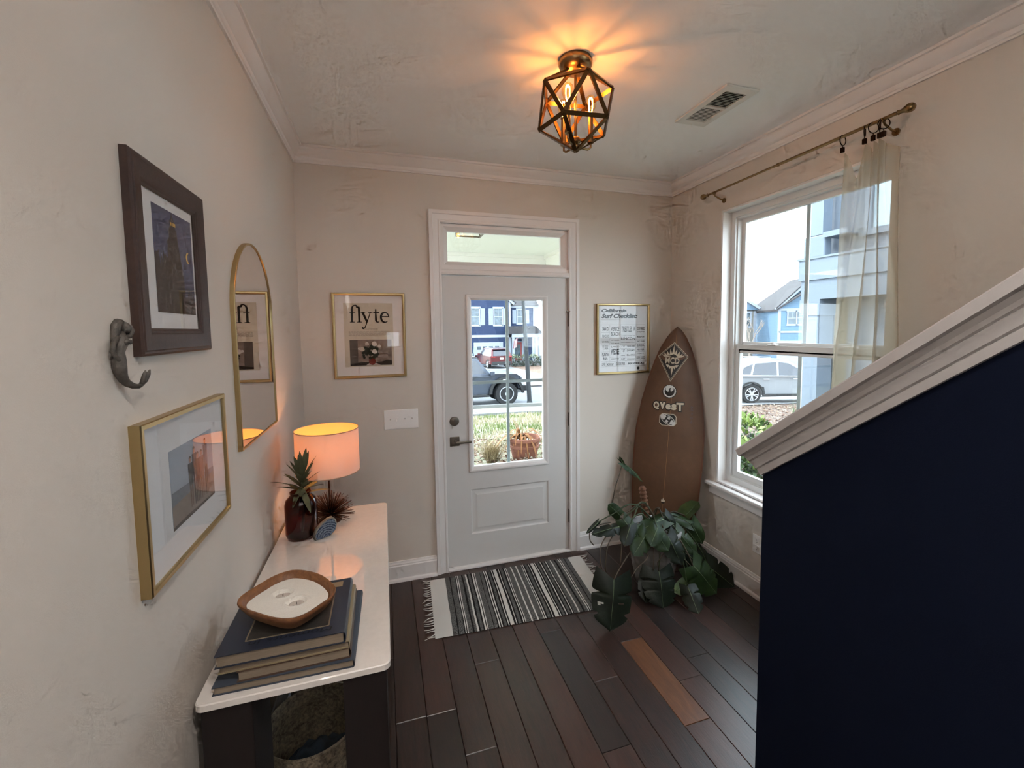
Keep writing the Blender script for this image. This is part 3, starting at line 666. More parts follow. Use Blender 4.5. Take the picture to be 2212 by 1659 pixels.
for (s_,u,v,w_,h_,bd) in (('SAN O.',.085,.625,.125,.060,.02),('RINCAO',.085,.525,.125,.040,.0),('SAN MIGUEL',.08,.45,.13,.024,.0),('THE WEDGE',.08,.39,.12,.016,0),('T. PIER',.09,.345,.11,.03,0),('PUNTA',.08,.245,.13,.05,.02),('BAJA',.10,.185,.09,.045,.02),
    ('VENICE',.25,.62,.17,.065,.0),('BEACH',.25,.545,.17,.06,.0),('PORT HUENEME',.25,.475,.17,.016,0),('OLD MANS',.25,.425,.17,.018,0),('EL PORTO',.25,.37,.17,.025,0),('WEDGE',.25,.265,.17,.09,.03),('CARDIFF PIER',.25,.19,.17,.022,.0),
    ('TRESTLES',.465,.605,.21,.085,.0),('JALAMA',.70,.60,.04,.09,0),('SWEETWATER 1ST',.455,.535,.28,.018,0),('RINCON',.455,.48,.29,.045,.0),('SANTA BARBARA POINT',.455,.44,.28,.012,0),('C ST',.465,.375,.07,.022,0),('T-ST',.465,.30,.07,.04,0),('PIPES',.46,.24,.075,.018,0),('S-ST',.46,.18,.08,.03,0),
    ('FAIRLAND',.58,.375,.16,.024,0),('SWAMIS',.575,.305,.16,.034,0),('BLACKS',.575,.24,.16,.028,0),('WINDANSEA',.575,.18,.165,.022,0),
    ('OXNARD',.785,.63,.155,.05,.0),('RIVERJETTIES',.785,.59,.155,.02,.02),('MALIBU POINT',.785,.515,.155,.026,0),('SALT CREEK',.785,.45,.155,.02,0),('EUREKA',.785,.378,.15,.034,.0),('HB PIER',.785,.318,.15,.028,0),('STEAMER LN',.785,.268,.14,.012,0),('GOLETA',.775,.19,.07,.04,0),('LEO',.875,.19,.07,.04,0),
    ('LOWERS',.075,.105,.07,.04,0),('MORRO BAY',.18,.10,.13,.04,0),('SEASIDE PIER',.35,.10,.19,.045,0)):
    text_mb(s_, cp(u,v),U_,V_,w_*CW,h_*CH,bold=bd+.022).build('lettering', slate_ink, t)
text_mb('MAVERICKS', cp(.595,.107),U_,V_,.345*CW,.032*CH,bold=.06,shear=.25).build('lettering', grey_ink, t)
text_mb('the ultimate bucket list of breaks to surf', cp(.065,.785),U_,V_,.36*CW,.010*CH).build('lettering', slate_ink, t)
bd_ = MB(); disc(bd_,.81,.048,.028,lambda x,y,d:Vector((cxa+CW*x,-d,cza+CW*(y-.048)+.048*CH)),DZ); bd_.build('round_mark', grey_ink, t, fix=False)
sheet('y',2.015,2.441,1.351,1.855,.0150,.0015).build('glass', picglass, t)

# --- lighthouse print in the dark wooden frame (left wall)
dkp = [(0,0),(0,.014),(.005,.0175),(.009,.0165),(.012,.0185),(.044,.0150),(.048,.0125),(.051,.0125),(.055,.0095),(.058,.0085),(.058,0)]
t = wall_frame('framed_lighthouse_print', 'dark wooden framed print of a lighthouse at night with crescent moon', 'x', -1.912,-1.532,1.634,2.052, dkp, frame_wood)
sheet('x',-1.862,-1.582,1.684,2.002,.0055,.005).build('mat', M('white_mat_board',(.87,.87,.87),.85), t)
sheet('x',-1.862,-1.582,1.684,2.002,.0082,.0012).build('glass', picglass, t)
lx0,lx1,lz0,lz1 = -1.808,-1.600,1.729,1.971
pr_ = sheet('x',lx0,lx1,lz0,lz1,.0058).build('print', M('night_sky_print',(.235,.285,.43),.8,var=.10,vscale=14), t)
def lp(u,v,d=.0062): return Vector((d, lx0+(lx1-lx0)*u, lz0+(lz1-lz0)*v))
dsil = M('silhouette_print',(.13,.115,.115),.85)
poly2([(.30,0),(.78,0),(.74,.35),(.66,.62),(.64,.68),(.62,.74),(.61,.82),(.57,.85),(.57,.90),(.52,.95),(.50,1.0),(.48,.95),(.43,.90),(.43,.85),(.40,.82),(.40,.74),(.34,.70),(.35,.66)],.0062,lambda u,v,d:lp(u*.98-.02,v,d)).build('painted_tower', dsil, pr_, fix=False)
rr_ = random.Random(2); b = MB(); pts = [(0,0)]
for i in range(15): pts.append((.0+.36*i/14, (.42+.16*rr_.random() if i%2 else .62-.2*abs(i/14-.45)) ))
pts += [(.36,0)]; b.add([lp(u,v,.0061) for u,v in pts],[list(range(len(pts)))])
pts = [(.66,0)]
for i in range(15): pts.append((.66+.34*i/14, (.10+.10*rr_.random() if i%2 else .30-.25*abs(i/14-.6))))
pts += [(1,0)]; b.add([lp(u,v,.0061) for u,v in pts],[list(range(len(pts)))])
b.build('painted_trees', M('forest_print',(.10,.11,.12),.85), pr_, fix=False)
b = MB()
for i in range(4): b.add([lp(.425+.034*i,.865,.0065),lp(.450+.034*i,.865,.0065),lp(.450+.034*i,.90,.0065),lp(.425+.034*i,.90,.0065)],[[0,1,2,3]])
yel = M('lamp_yellow_print',(.85,.68,.30),.8); b.build('painted_lantern', yel, pr_, fix=False)
o1 = arc(.87,.60,.075,.060,95,265,12); o2 = arc(.895,.60,.055,.052,262,98,12)
MB().add([lp(u,v,.0065) for u,v in o1+o2],[[i,i+1,24-i,25-i] for i in range(12)]).build('painted_moon', yel, pr_, fix=False)

# --- beach photograph in the gold box frame (left wall)
gbp = [(0,0),(0,.019),(.002,.0215),(.011,.0215),(.012,.018),(.012,0)]
t = wall_frame('framed_family_photo', 'gold box-framed photograph of five people standing on a beach', 'x', -1.953,-1.466,1.143,1.499, gbp, gold)
sheet('x',-1.942,-1.477,1.154,1.488,.0125,.01).build('mat', M('soft_white_mat_board',(.84,.85,.86),.85), t)
fx0,fx1,fz0,fz1 = -1.826,-1.569,1.228,1.413
ph = sheet('x',fx0,fx1,fz0,fz1,.0130).build('photograph', M('pale_sky_print',(.60,.65,.71),.7,var=.05,vscale=6), t)
def fp(u,v,d=.0136): return Vector((d, fx0+(fx1-fx0)*u, fz0+(fz1-fz0)*v))
poly2([(0,0),(1,0),(1,.36),(0,.30)],.0134,fp).build('painted_sand', M('wet_sand_print',(.48,.44,.41),.7,var=.12,vscale=12), ph, fix=False)
poly2([(0,.30),(1,.36),(1,.43),(0,.47)],.0134,fp).build('painted_sea', M('sea_print',(.40,.45,.50),.7,var=.2,vscale=25), ph, fix=False)
poly2([(0,0),(1,0),(1,.03),(.3,.05),(0,.04)],.0136,fp).build('painted_shore', M('dark_shore_print',(.22,.20,.20),.7), ph, fix=False)
pc = [((.42,.80),(.20,.24,.26),(.36,.27,.22)),((.52,.90),(.12,.13,.17),(.16,.15,.17)),((.60,.80),(.30,.17,.16),(.25,.22,.22)),((.69,.80),(.47,.36,.34),(.38,.30,.26)),((.80,.93),(.42,.42,.46),(.30,.28,.26))]
for i,((u,v),ct,cb_) in enumerate(pc):
    m = MB(); fn = lambda a,b_,d: fp(a,b_,d)
    m.cur = 0; m.add([fp(u-.055,v-.10),fp(u+.055,v-.10),fp(u+.045,v-.40),fp(u-.045,v-.40)],[[0,1,2,3]])
    m.cur = 1; m.add([fp(u-.04,v-.40),fp(u-.005,v-.40),fp(u-.008,.10),fp(u-.03,.10)],[[0,1,2,3]]); m.add([fp(u+.005,v-.40),fp(u+.04,v-.40),fp(u+.03,.11),fp(u+.010,.11)],[[0,1,2,3]])
    m.cur = 2; m.add([fp(u+.026*math.cos(2*PI*k/10),v-.055+.045*math.sin(2*PI*k/10)) for k in range(10)],[list(range(10))])
    m.cur = 3; m.add([fp(u+.028*math.cos(2*PI*k/10),v-.038+.034*math.sin(2*PI*k/10),.01365) for k in range(6)],[list(range(6))])
    m.build('painted_figure', [M('top_print_%d'%i,ct,.7),M('trousers_print_%d'%i,cb_,.7),M('skin_print',(.62,.47,.40),.7),M('hair_print',(.20,.15,.12),.7)], ph, fix=False)
sheet('x',-1.942,-1.477,1.154,1.488,.0175,.0015).build('glass', picglass, t)

# --- arched mirror
mr = thing('arched_mirror', 'tall arch-topped mirror with a thin gold rim beside the lamp', 'mirror', (0,-1.07,1.285))
my0,my1,mz0,mzt = -1.297,-.772,1.276,2.020; rad = (my1-my0)/2; cyy = (my0+my1)/2; zc_ = mzt-rad
path = [(my1,mz0)]+[(cyy+rad*math.cos(PI*i/36),zc_+rad*math.sin(PI*i/36)) for i in range(37)]+[(my0,mz0)]
outs = [(-1,1)]+[(-math.cos(PI*i/36),-math.sin(PI*i/36)) for i in range(37)]+[(1,1)]
MB().sweep([(0,0),(0,.013),(.002,.015),(.007,.015),(.008,.013),(.008,0)],[(0,a,z_) for a,z_ in path],[(0,a,z_) for a,z_ in outs],[(1,0,0)]*len(path),closed=True).build('frame', gold, mr, True, 30)
ins = [(my1-.007,mz0+.007)]+[(cyy+(rad-.007)*math.cos(PI*i/36),zc_+(rad-.007)*math.sin(PI*i/36)) for i in range(37)]+[(my0+.007,mz0+.007)]
MB().prism(ins,(0,0,0),(0,1,0),(0,0,1),.003,.011).build('mirror_glass', M('mirror_silver',(.93,.93,.93),.0,1), mr)

# --- mermaid hook
iron = M('weathered_cast_iron', (.36,.335,.31), .6, .35, var=.45, vscale=55, bump=.4, bscale=260)
mm = thing('mermaid_hook', 'cast iron mermaid wall hook with upturned tail beside the dark frame', 'hook', (0,-2.0,1.57))
y_ = -1.972
b = MB()   # torso, neck and scaly tail as one skin
b.tube([(.010,y_+.004,1.684),(.011,y_+.001,1.679),(.012,y_-.003,1.672),(.013,y_-.007,1.664),(.012,y_-.011,1.655),(.011,y_-.013,1.646),(.011,y_-.015,1.638),(.011,y_-.016,1.628),(.011,y_-.015,1.616),(.011,y_-.012,1.604),(.012,y_-.008,1.594),(.015,y_-.002,1.586),(.020,y_+.006,1.580),(.025,y_+.014,1.578),(.029,y_+.020,1.582)],
   [.0042,.0058,.0100,.0108,.0092,.0082,.0100,.0112,.0108,.0094,.0082,.0068,.0056,.0046,.0040],14)
b.sphere((.014,y_+.008,1.692),.0088,14,10,(.95,.9,1.2))
for s in (-1,1): b.sphere((.0215,y_-.004+s*.006,1.665),.0048,10,7)
b.build('body', iron, mm, True)
b = MB().tube([(.008,y_+.010,1.703),(.006,y_+.002,1.702),(.005,y_-.006,1.694),(.005,y_-.011,1.680),(.004,y_-.014,1.664),(.003,y_-.015,1.652)],[.005,.0085,.0090,.0075,.006,.003],10).tube([(.011,y_+.012,1.701),(.010,y_+.018,1.694),(.009,y_+.020,1.684),(.008,y_+.018,1.676)],[.004,.005,.005,.002],8)
b.build('hair', iron, mm, True)
for pts in ([(.010,y_-.012,1.674),(.009,y_-.026,1.662),(.010,y_-.033,1.648),(.014,y_-.026,1.634),(.017,y_-.016,1.626)],[(.012,y_+.008,1.674),(.015,y_+.018,1.676),(.018,y_+.022,1.686),(.017,y_+.018,1.695)]):
    MB().tube(pts,[.0048,.0044,.0040,.0036,.003][:len(pts)],10).build('arm', iron, mm, True)
b = MB()
for s in (-1,1): b.tube([(.027,y_+.018,1.580),(.031,y_+.022+s*.003,1.588),(.035,y_+.024+s*.007,1.601),(.037,y_+.025+s*.009,1.609)],[.0038,.0052,.0042,.0012],8)
b.build('tail_fluke', iron, mm, True)

# ------------------------------------------------------------------ console table
tb = thing('console_table', 'console table with white stone top and dark wood legs against the wall', 'table', (.243,-1.196,0))
TX0,TX1,TY0,TY1,TZ = .012,.474,-1.797,-.595,.775
quartz = M('white_quartz', (.88,.85,.82), .025, var=.03, vscale=60, spec=1.0, coat=.5)
rc = .022; o = []
for (cx,cy,a0) in ((TX1-rc,TY0+rc,-90),(TX1-rc,TY1-rc,0),(TX0+rc,TY1-rc,90),(TX0+rc,TY0+rc,180)):
    o += [(cx+rc*math.cos(math.radians(a0+90*i/6)), cy+rc*math.sin(math.radians(a0+90*i/6))) for i in range(7)]
oi_ = [(x+(-.002 if x>.24 else .002), y+(-.002 if y>-1.2 else .002)) for x,y in o]
n_ = len(o); b = MB().add([(x,y,TZ-.020) for x,y in oi_]+[(x,y,TZ-.018) for x,y in o]+[(x,y,TZ-.003) for x,y in o]+[(x,y,TZ) for x,y in oi_],
    [list(range(n_))[::-1],[3*n_+i for i in range(n_)]]+[[k*n_+i,k*n_+(i+1)%n_,(k+1)*n_+(i+1)%n_,(k+1)*n_+i] for k in range(3) for i in range(n_)])
b.build('table_top', quartz, tb)
for (xa,ya) in ((TX0+.012,TY0+.012),(TX1-.012-.112,TY0+.012),(TX0+.012,TY1-.012-.165),(TX1-.012-.112,TY1-.012-.165)):
    MB().box((xa,ya,.0),(xa+.112,ya+.165,TZ-.020),.003).build('leg', table_wood, tb)
MB().box((TX0+.03,TY0+.17,TZ-.060),(TX0+.05,TY1-.17,TZ-.020)).build('apron', table_wood, tb)
MB().box((TX1-.05,TY0+.17,TZ-.060),(TX1-.03,TY1-.17,TZ-.020)).build('apron', table_wood, tb)
for yy in (TY0+.10, TY1-.12): MB().box((TX0+.124,yy,TZ-.045),(TX1-.124,yy+.02,TZ-.020)).build('apron', table_wood, tb)

# ------------------------------------------------------------------ books
pages = M('book_pages', (.52,.46,.39), .85, var=.12, vscale=90, vs=(.2,.2,6))
def book(label, x0,x1,y0,y1,z0,z1,mat,twist=0.0,over=.004,soft=False):
    t_ = thing('book', label, 'book', ((x0+x1)/2,(y0+y1)/2,z0), 'books stacked on the console table')
    c_ = Vector(((x0+x1)/2,(y0+y1)/2,0)); mt = Matrix.Translation(c_) @ Matrix.Rotation(twist,4,'Z') @ Matrix.Translation(-c_)
    th = .0022
    r = (z1-z0)/2; sp = [(x1-r*.4+r*.4*math.cos(a), (z0+z1)/2+r*math.sin(a)) for a in [(-PI/2)+PI*i/8 for i in range(9)]]
    prof = [(x0,z0),]+sp+[(x0,z1),(x0,z1-th)]+[(x1-r*.4+(r*.4-th*.8)*math.cos(a), (z0+z1)/2+(r-th)*math.sin(a)) for a in [(PI/2)-PI*i/8 for i in range(9)]]+[(x0,z0+th)]
    cv = MB().prism([(a,b_) for a,b_ in prof],(0,y1,0),(1,0,0),(0,0,1),0,y1-y0).move(mt).build('cover', mat, t_, True, 30)
    MB().box((x0+over,y0+over,z0+th),(x1-r*.5,y1-over,z1-th)).move(mt).build('page_block', pages, t_)
    t_['_mt'] = 0; del t_['_mt']
    return t_, cv, mt
bkc1 = M('slate_blue_cloth',(.23,.255,.30),.7,bump=.3,bscale=700)
bkc2 = M('brown_leatherette',(.30,.22,.17),.6,bump=.2,bscale=500)
bkc3 = M('tan_dust_jacket',(.55,.49,.38),.45)
bkc4 = M('navy_dust_jacket',(.16,.18,.235),.38)
book('wide slate blue hardback at the bottom of the book stack', .050,.385,-1.778,-1.44,TZ,TZ+.022,bkc1,-.02)
book('brown thick hardback just above the bottom book of the stack', .100,.372,-1.772,-1.47,TZ+.022,TZ+.050,bkc2,.01)
book('tan jacketed hardback directly under the top navy book', .060,.370,-1.770,-1.485,TZ+.050,TZ+.070,bkc3,.0)
t_, cv, mt = book('navy blue art book on top of the stack under the wooden bowl', .056,.362,-1.776,-1.500,TZ+.070,TZ+.102,bkc4,.0)
BZ = TZ+.102
fr2 = MB()
for (a,b_) in (((.115,-1.735),(.315,-1.735)),((.115,-1.735),(.115,-1.56)),((.315,-1.735),(.315,-1.56))): fr2.bar((*a,BZ+.0003),(*b_,BZ+.0003),.004,.0006)
fr2.build('cover_border', M('gilt_print',(.50,.44,.36),.6), t_)
MB().box((.118,-1.732,BZ+.0001),(.312,-1.56,BZ+.0004)).build('cover_picture', M('dark_cover_print',(.20,.185,.17),.5,var=.4,vscale=30), t_)
MB().box((.300,-1.545,BZ+.0001),(.335,-1.515,BZ+.0004)).build('price_label', M('tan_label',(.55,.46,.35),.6), t_)
text_mb('Moments in', (.325,-1.742,BZ+.0005),(-1,0,0),(0,-1,0),.20,.016,shear=.1).build('lettering', M('dark_cover_ink',(.07,.075,.10),.5), t_)

# ------------------------------------------------------------------ wooden dough bowl with sand and candle wells
bw = thing('dough_bowl', 'carved wooden dough bowl filled with white sand on the books', 'bowl', (.205,-1.65,BZ))
RZB = BZ+.058
rim_px = [(511.4,1305),(519.6,1288.7),(555.7,1265),(593.7,1243.5),(631.7,1231.8),(666,1233.6),(696.8,1243.5),(722,1263.4),(725.7,1276),(718.5,1290.5),(698.6,1305),(666,1326.7),(631.7,1339.3),(593.7,1338.4),(557.5,1328.5),(526.8,1317.6)]
base_r = [P(u,v,2,RZB) for u,v in rim_px]
def cat(pts, m):
    n = len(pts); out = []
    for i in range(n):
        p0,p1,p2,p3 = pts[i-1],pts[i],pts[(i+1)%n],pts[(i+2)%n]
        for k in range(m):
            t = k/m; out.append(.5*((2*p1)+(p2-p0)*t+(2*p0-5*p1+4*p2-p3)*t*t+(3*p1-p0-3*p2+p3)*t**3))
    return out
rim = cat(base_r,4); cen = sum(rim,Vector())/len(rim)
rings = [(.42,BZ),(.60,BZ+.004),(.80,BZ+.022),(.955,RZB-.012),(.995,RZB-.003),(.985,RZB+.002),(.93,RZB+.001),(.87,RZB-.012),(.80,RZB-.024),(.70,RZB-.034)]
n_ = len(rim); b = MB(); vs = []
for s_,z_ in rings: vs += [Vector((cen.x+(p.x-cen.x)*s_, cen.y+(p.y-cen.y)*s_, z_)) for p in rim]
b.add(vs,[[k*n_+i,k*n_+(i+1)%n_,(k+1)*n_+(i+1)%n_,(k+1)*n_+i] for k in range(len(rings)-1) for i in range(n_)]+[list(range(n_))[::-1],[(len(rings)-1)*n_+i for i in range(n_)]])
b.build('bowl_body', bowl_wood, bw, True, 60)
sand = M('white_sand', (.90,.88,.84), .95, var=.05, vscale=300, bump=.9, bscale=500)
w1 = Vector((cen.x-.012,cen.y+.012,0)); w2 = Vector((cen.x+.028,cen.y-.020,0))
w1 = P(611,1282,2,RZB-.014); w2 = P(640,1299,2,RZB-.014)
def sandz(p):
    z_ = RZB-.014
    for w_ in (w1,w2):
        q = math.hypot((p.x-w_.x)/1.25,p.y-w_.y)
        if q < .021: z_ -= .010*(1-(q/.021)**6)
        elif q < .028: z_ += .0015
    return z_+.0012*mnoise.noise(p*60)
b = MB(); vs = []; NR = 26
for k in range(NR+1):
    s_ = .825*k/NR
    vs += [Vector((cen.x+(p.x-cen.x)*s_, cen.y+(p.y-cen.y)*s_, 0)) for p in rim]
for v in vs: v.z = sandz(v)
b.add(vs,[[k*n_+i,k*n_+(i+1)%n_,(k+1)*n_+(i+1)%n_,(k+1)*n_+i] for k in range(NR) for i in range(n_)])
sd = b.build('sand_fill', sand, bw, True); sd['kind'] = 'stuff'
wax = M('pale_wax', (.74,.70,.66), .35)
for w_ in (w1,w2):
    c_ = thing('tea_light', 'burnt tea light with dark wick sunk in the sand, '+('farther one' if w_ is w1 else 'nearer one'), 'candle', (w_.x,w_.y,RZB-.0245), 'tea lights in the sand bowl')
    MB().lathe([(.019,0),(.0192,.003),(.017,.0028),(.006,.0020),(0,.0020)],(w_.x,w_.y,RZB-.0243),20).build('wax', wax, c_, True)
    MB().tube([(w_.x,w_.y,RZB-.0225),(w_.x+.0005,w_.y,RZB-.016)],.0011,6).build('wick', black_plastic, c_)

# ------------------------------------------------------------------ table lamp with spiky base
LX,LY = .213,-.745
lm = thing('table_lamp', 'table lamp with white linen drum shade and spiky bronze urchin base', 'lamp', (LX,LY,TZ))
spm = M('copper_brown_metal', (.34,.22,.16), .45, .8)
MB().lathe([(.052,0),(.052,.006),(.048,.010),(.020,.016),(.014,.030),(0,.032)],(LX,LY,TZ),28).build('base', spm, lm, True, 40)
MB().tube([(LX,LY,TZ+.03),(LX,LY,1.075)],.0048,10).lathe([(.012,1.06),(.014,1.064),(.014,1.10),(.010,1.105)],(LX,LY,0),16).build('stem', spm, lm, True, 40)
rr_ = random.Random(4); b = MB(); cc = Vector((LX,LY,TZ+.032)); N_ = 230
for i in range(N_):
    z_ = 1-(i+.5)/N_*1.18; a = i*2.39996; r_ = math.sqrt(max(0,1-z_*z_)); d = Vector((r_*math.cos(a),r_*math.sin(a),z_))
    d = (d+Vector((rr_.uniform(-.06,.06),rr_.uniform(-.06,.06),rr_.uniform(-.05,.05)))).normalized(); l = .108*rr_.uniform(.86,1.05)
    e = cc+d*l
    if e.z < TZ+.003: e.z = TZ+.003
    b.tube([cc+d*.012, e],[.0017,.0011],5)
b.build('spikes', spm, lm, True)
shade = cloth_mat('linen_lampshade', (.90,.86,.84), .40, 0, (.95,.87,.80))
inner = cloth_mat('shade_lining', (.94,.78,.50), .42, 0, (.96,.88,.80))
SZ0,SZ1,SR = 1.018,1.222,.141
MB().lathe([(SR,SZ0),(SR-.001,SZ1)],(LX,LY,0),64,cap=False).build('shade', shade, lm, True)
MB().lathe([(SR-.0015,SZ0+.0005),(SR-.0025,SZ1-.0005)],(LX,LY,0),64,cap=False).build('shade_lining', inner, lm, True)
rimm = M('shade_rim_tape', (.72,.62,.52), .7)
for zz in (SZ0,SZ1):
    MB().tube([(LX+SR*math.cos(2*PI*i/64),LY+SR*math.sin(2*PI*i/64),zz) for i in range(65)],.0022,6,False).build('shade_rim', rimm, lm, True)
b = MB()
for i in range(3):
    a = 2*PI*i/3+.5; b.tube([(LX+.012*math.cos(a),LY+.012*math.sin(a),1.098),(LX+(SR-.002)*math.cos(a),LY+(SR-.002)*math.sin(a),1.205 if 0 else 1.098)],.0016,6)
b.build('shade_spider', spm, lm)
warm_glass = glass_mat('warm_bulb_glass', (1,.93,.80), 1.3)
MB().lathe([(.010,1.104),(.013,1.112),(.026,1.136),(.030,1.152),(.026,1.170),(.014,1.180),(0,1.183)],(LX,LY,0),18).build('bulb', warm_glass, lm, True)
L = bpy.data.lights.new('lamp_light','POINT'); L.energy = .82; L.color = (1,.47,.19); L.shadow_soft_size = .02
lo_ = bpy.data.objects.new('lamp_light', L); COL.objects.link(lo_); lo_.parent = lm; lo_.location = Vector((LX,LY,1.148))-WL[lm]
MB().tube([(LX+.014,LY-.004,1.085),(LX+.028,LY-.010,1.085)],.0022,6).box((LX+.026,LY-.014,1.081),(LX+.034,LY-.006,1.089)).build('switch_key', spm, lm)

# ------------------------------------------------------------------ amber jar with leafy stems
VX,VY = .112,-.885
vs_ = thing('amber_jar', 'amber brown glass jar on the console table', 'jar', (VX,VY,TZ))
amber = glass_mat('amber_glass', (.46,.19,.12), 1.5)
MB().lathe([(0,.0),(.045,.0),(.060,.006),(.066,.022),(.066,.150),(.060,.172),(.046,.186),(.041,.192),(.043,.200),(.043,.206),(.040,.206),(.038,.192),(.043,.184),(.056,.170),(.062,.150),(.062,.024),(.056,.010),(0,.008)],(VX,VY,TZ),36,cap=False).build('glass_body', amber, vs_, True, 50)
leaf_g = M('dusty_green_leaf', (.36,.37,.26), .7, var=.25, vscale=25)
pl = thing('leafy_stem', 'dusty green spiky succulent stem standing in the amber jar', 'plant', (VX,VY,TZ+.02))
st0 = Vector((VX,VY,TZ+.02)); top_ = Vector((VX+.012,VY-.01,TZ+.285))
MB().tube([st0,Vector((VX+.01,VY,TZ+.12)),Vector((VX+.008,VY-.005,TZ+.2)),top_],[.006,.006,.005,.003],8).build('stem', leaf_g, pl, True)
def blade(p0, d, up, length, width, bend, n=9):
    """pointed strap leaf with a keeled middle"""
    d = d.normalized(); sd = d.cross(up).normalized(); up = sd.cross(d).normalized(); vs = []
    for i in range(n+1):
        t = i/n; w = width*math.sin(PI*min(1,(t*.86+.14)))**.8*.5
        c = p0+d*(length*t)-up*(bend*t*t)
        vs += [c-sd*w+up*.10*w, c-up*.12*w, c+sd*w+up*.10*w]
    fs = []
    for i in range(n):
        for k in range(2): fs.append([i*3+k,i*3+k+1,(i+1)*3+k+1,(i+1)*3+k])
    return MB().add(vs,fs)
rr_ = random.Random(21)
for i in range(30):
    t = i/30; a = i*2.4; el = .25+1.15*t; z_ = TZ+.195+.095*t
    d = Vector((math.cos(a)*math.cos(el),math.sin(a)*math.cos(el),math.sin(el)))
    if d.x < 0: d.x *= .75
    ln = .115-.02*t+rr_.uniform(-.01,.012)
    blade(Vector((VX+.010,VY-.006,z_)), d, Vector((0,0,1)) if el<1.2 else Vector((0,1,0)), ln*(1.0 if t<.5 else 1.1), .026-.006*t, .02*(1-t)).build('leaf', leaf_g, pl, True)
for (dx,dy,dz,ln) in ((-.55,-.5,.5,.15),(.42,-.75,-.55,.13),(-.35,-.7,-.6,.09)):
    blade(Vector((VX+.005,VY-.012,TZ+.225)), Vector((dx,dy,dz)), Vector((0,0,1)), ln, .026, .02).build('leaf', leaf_g, pl, True)

# ------------------------------------------------------------------ agate slice
t = NT('blue_agate'); v = t.coord((1,1,1)); wv = t.new('ShaderNodeTexWave'); wv.wave_type='RINGS'; wv.rings_direction='SPHERICAL'; wv.inputs['Scale'].default_value=34; wv.inputs['Distortion'].default_value=4; wv.inputs['Detail Scale'].default_value=2.5
t.link(v, wv.inputs[0]); t.link(t.ramp(wv.outputs[1],[(0,lin((.15,.19,.27))),(.45,lin((.30,.37,.46))),(.8,lin((.55,.62,.68))),(1,lin((.2,.24,.32)))]), t.b.inputs['Base Color']); t.b.inputs['Roughness'].default_value=.12
ag = thing('agate_slice', 'blue agate slab with pale crust standing before the amber jar', 'agate', (.215,-.925,TZ))
out = [(-.045,0),(-.050,.020),(-.036,.046),(-.014,.064),(.008,.076),(.028,.078),(.040,.066),(.046,.044),(.038,.020),(.018,.004),(-.01,0)]
uu = Vector((.80,.38,0)).normalized(); vv = Vector((-.02,.10,.99)).normalized(); o_ = Vector((.212,-.925,TZ+.001))
MB().prism([(a*.93,b_*.93+.002) for a,b_ in out], o_, uu, vv, .0105,.0125).prism(out, o_, uu, vv, -.012,.0106).build('polished_face', MATS['blue_agate'], ag)
MB().sweep([(.0,-.012),(.003,-.008),(.003,.006),(0,.0108),(-.004,.0108),(-.004,-.012)], [o_+uu*a+vv*b_ for a,b_ in out], [(uu*a+vv*(b_-.036)).normalized() for a,b_ in out], [uu.cross(vv)]*len(out), True).build('crust', M('agate_crust',(.50,.49,.46),.8,var=.3,vscale=60), ag, True)

# ------------------------------------------------------------------ baskets under the table
def weave(name, c1, c2):
    t = NT(name); v = t.coord((1,1,1)); n1 = t.noise(v,95,4,.7); n2 = t.noise(v,30,3,.6)
    mx = t.new('ShaderNodeMix'); mx.inputs[0].default_value=.4; t.link(n1,mx.inputs[2]); t.link(n2,mx.inputs[3])
    t.link(t.ramp(mx.outputs[0],[(.36,lin(c1)),(.62,lin(c2))]), t.b.inputs['Base Color']); t.b.inputs['Roughness'].default_value=.85; t.bump(n1,.8,.004); return t.m
wk = weave('seagrass_weave',(.22,.18,.14),(.58,.52,.43))
def basket(label, cx, cy, r, h, handle):
    t_ = thing('woven_basket', label, 'basket', (cx,cy,0), 'seagrass baskets under the console table')
    prof = [(r*.86,0)]
    rows = 20
    for i in range(rows):
        z0_ = h*i/rows; k = .86+.14*math.sin(min(1,i/rows*1.3)*PI/2)
        for s_ in (.15,.5,.85): prof.append((r*k+.004*math.sin(s_*PI), z0_+h/rows*s_))
    prof += [(r+.003,h+.004),(r-.004,h+.007),(r-.010,h+.002)]+[(r*(.86+.14*math.sin(min(1,i/8*1.3)*PI/2))-.010, h*i/8) for i in range(7,0,-1)]+[(r*.84,.010),(0,.010)]
    MB().lathe(prof,(cx,cy,0),56,cap=True).build('basket_body', wk, t_, True, 60)
    for a in handle:
        hc = Vector((cx+r*math.cos(a),cy+r*math.sin(a),h)); tg = Vector((-math.sin(a),math.cos(a),0))
        MB().tube([hc-tg*.055+Vector((0,0,-.005)),hc-tg*.052+Vector((0,0,.030)),hc-tg*.035+Vector((0,0,.045)),hc+tg*.035+Vector((0,0,.045)),hc+tg*.052+Vector((0,0,.030)),hc+tg*.055+Vector((0,0,-.005))],.009,8).build('handle', wk, t_, True)
    return t_
basket('round seagrass basket holding blue cloth, nearer one under the table', .205,-1.375,.160,.315,[math.radians(200)])
basket('seagrass basket without contents in view, farther one under the table', .215,-1.015,.150,.34,[])
def clothz(u,v):
    a = u*2*PI; r_ = .145*v; p = Vector((.205+r_*math.cos(a),-1.375+r_*math.sin(a),0))
    p.z = .150+.045*mnoise.noise(p*16)+.03*mnoise.noise(p*34)+.045*(1-v)-.03*v; return p
cb = MB().grid(clothz,40,14).build('folded_cloth', M('blue_grey_knit',(.20,.25,.30),.9,var=.35,vscale=20,bump=.6,bscale=200), None, True)
tag(cb,'crumpled blue grey cloth lying inside the near basket','cloth')

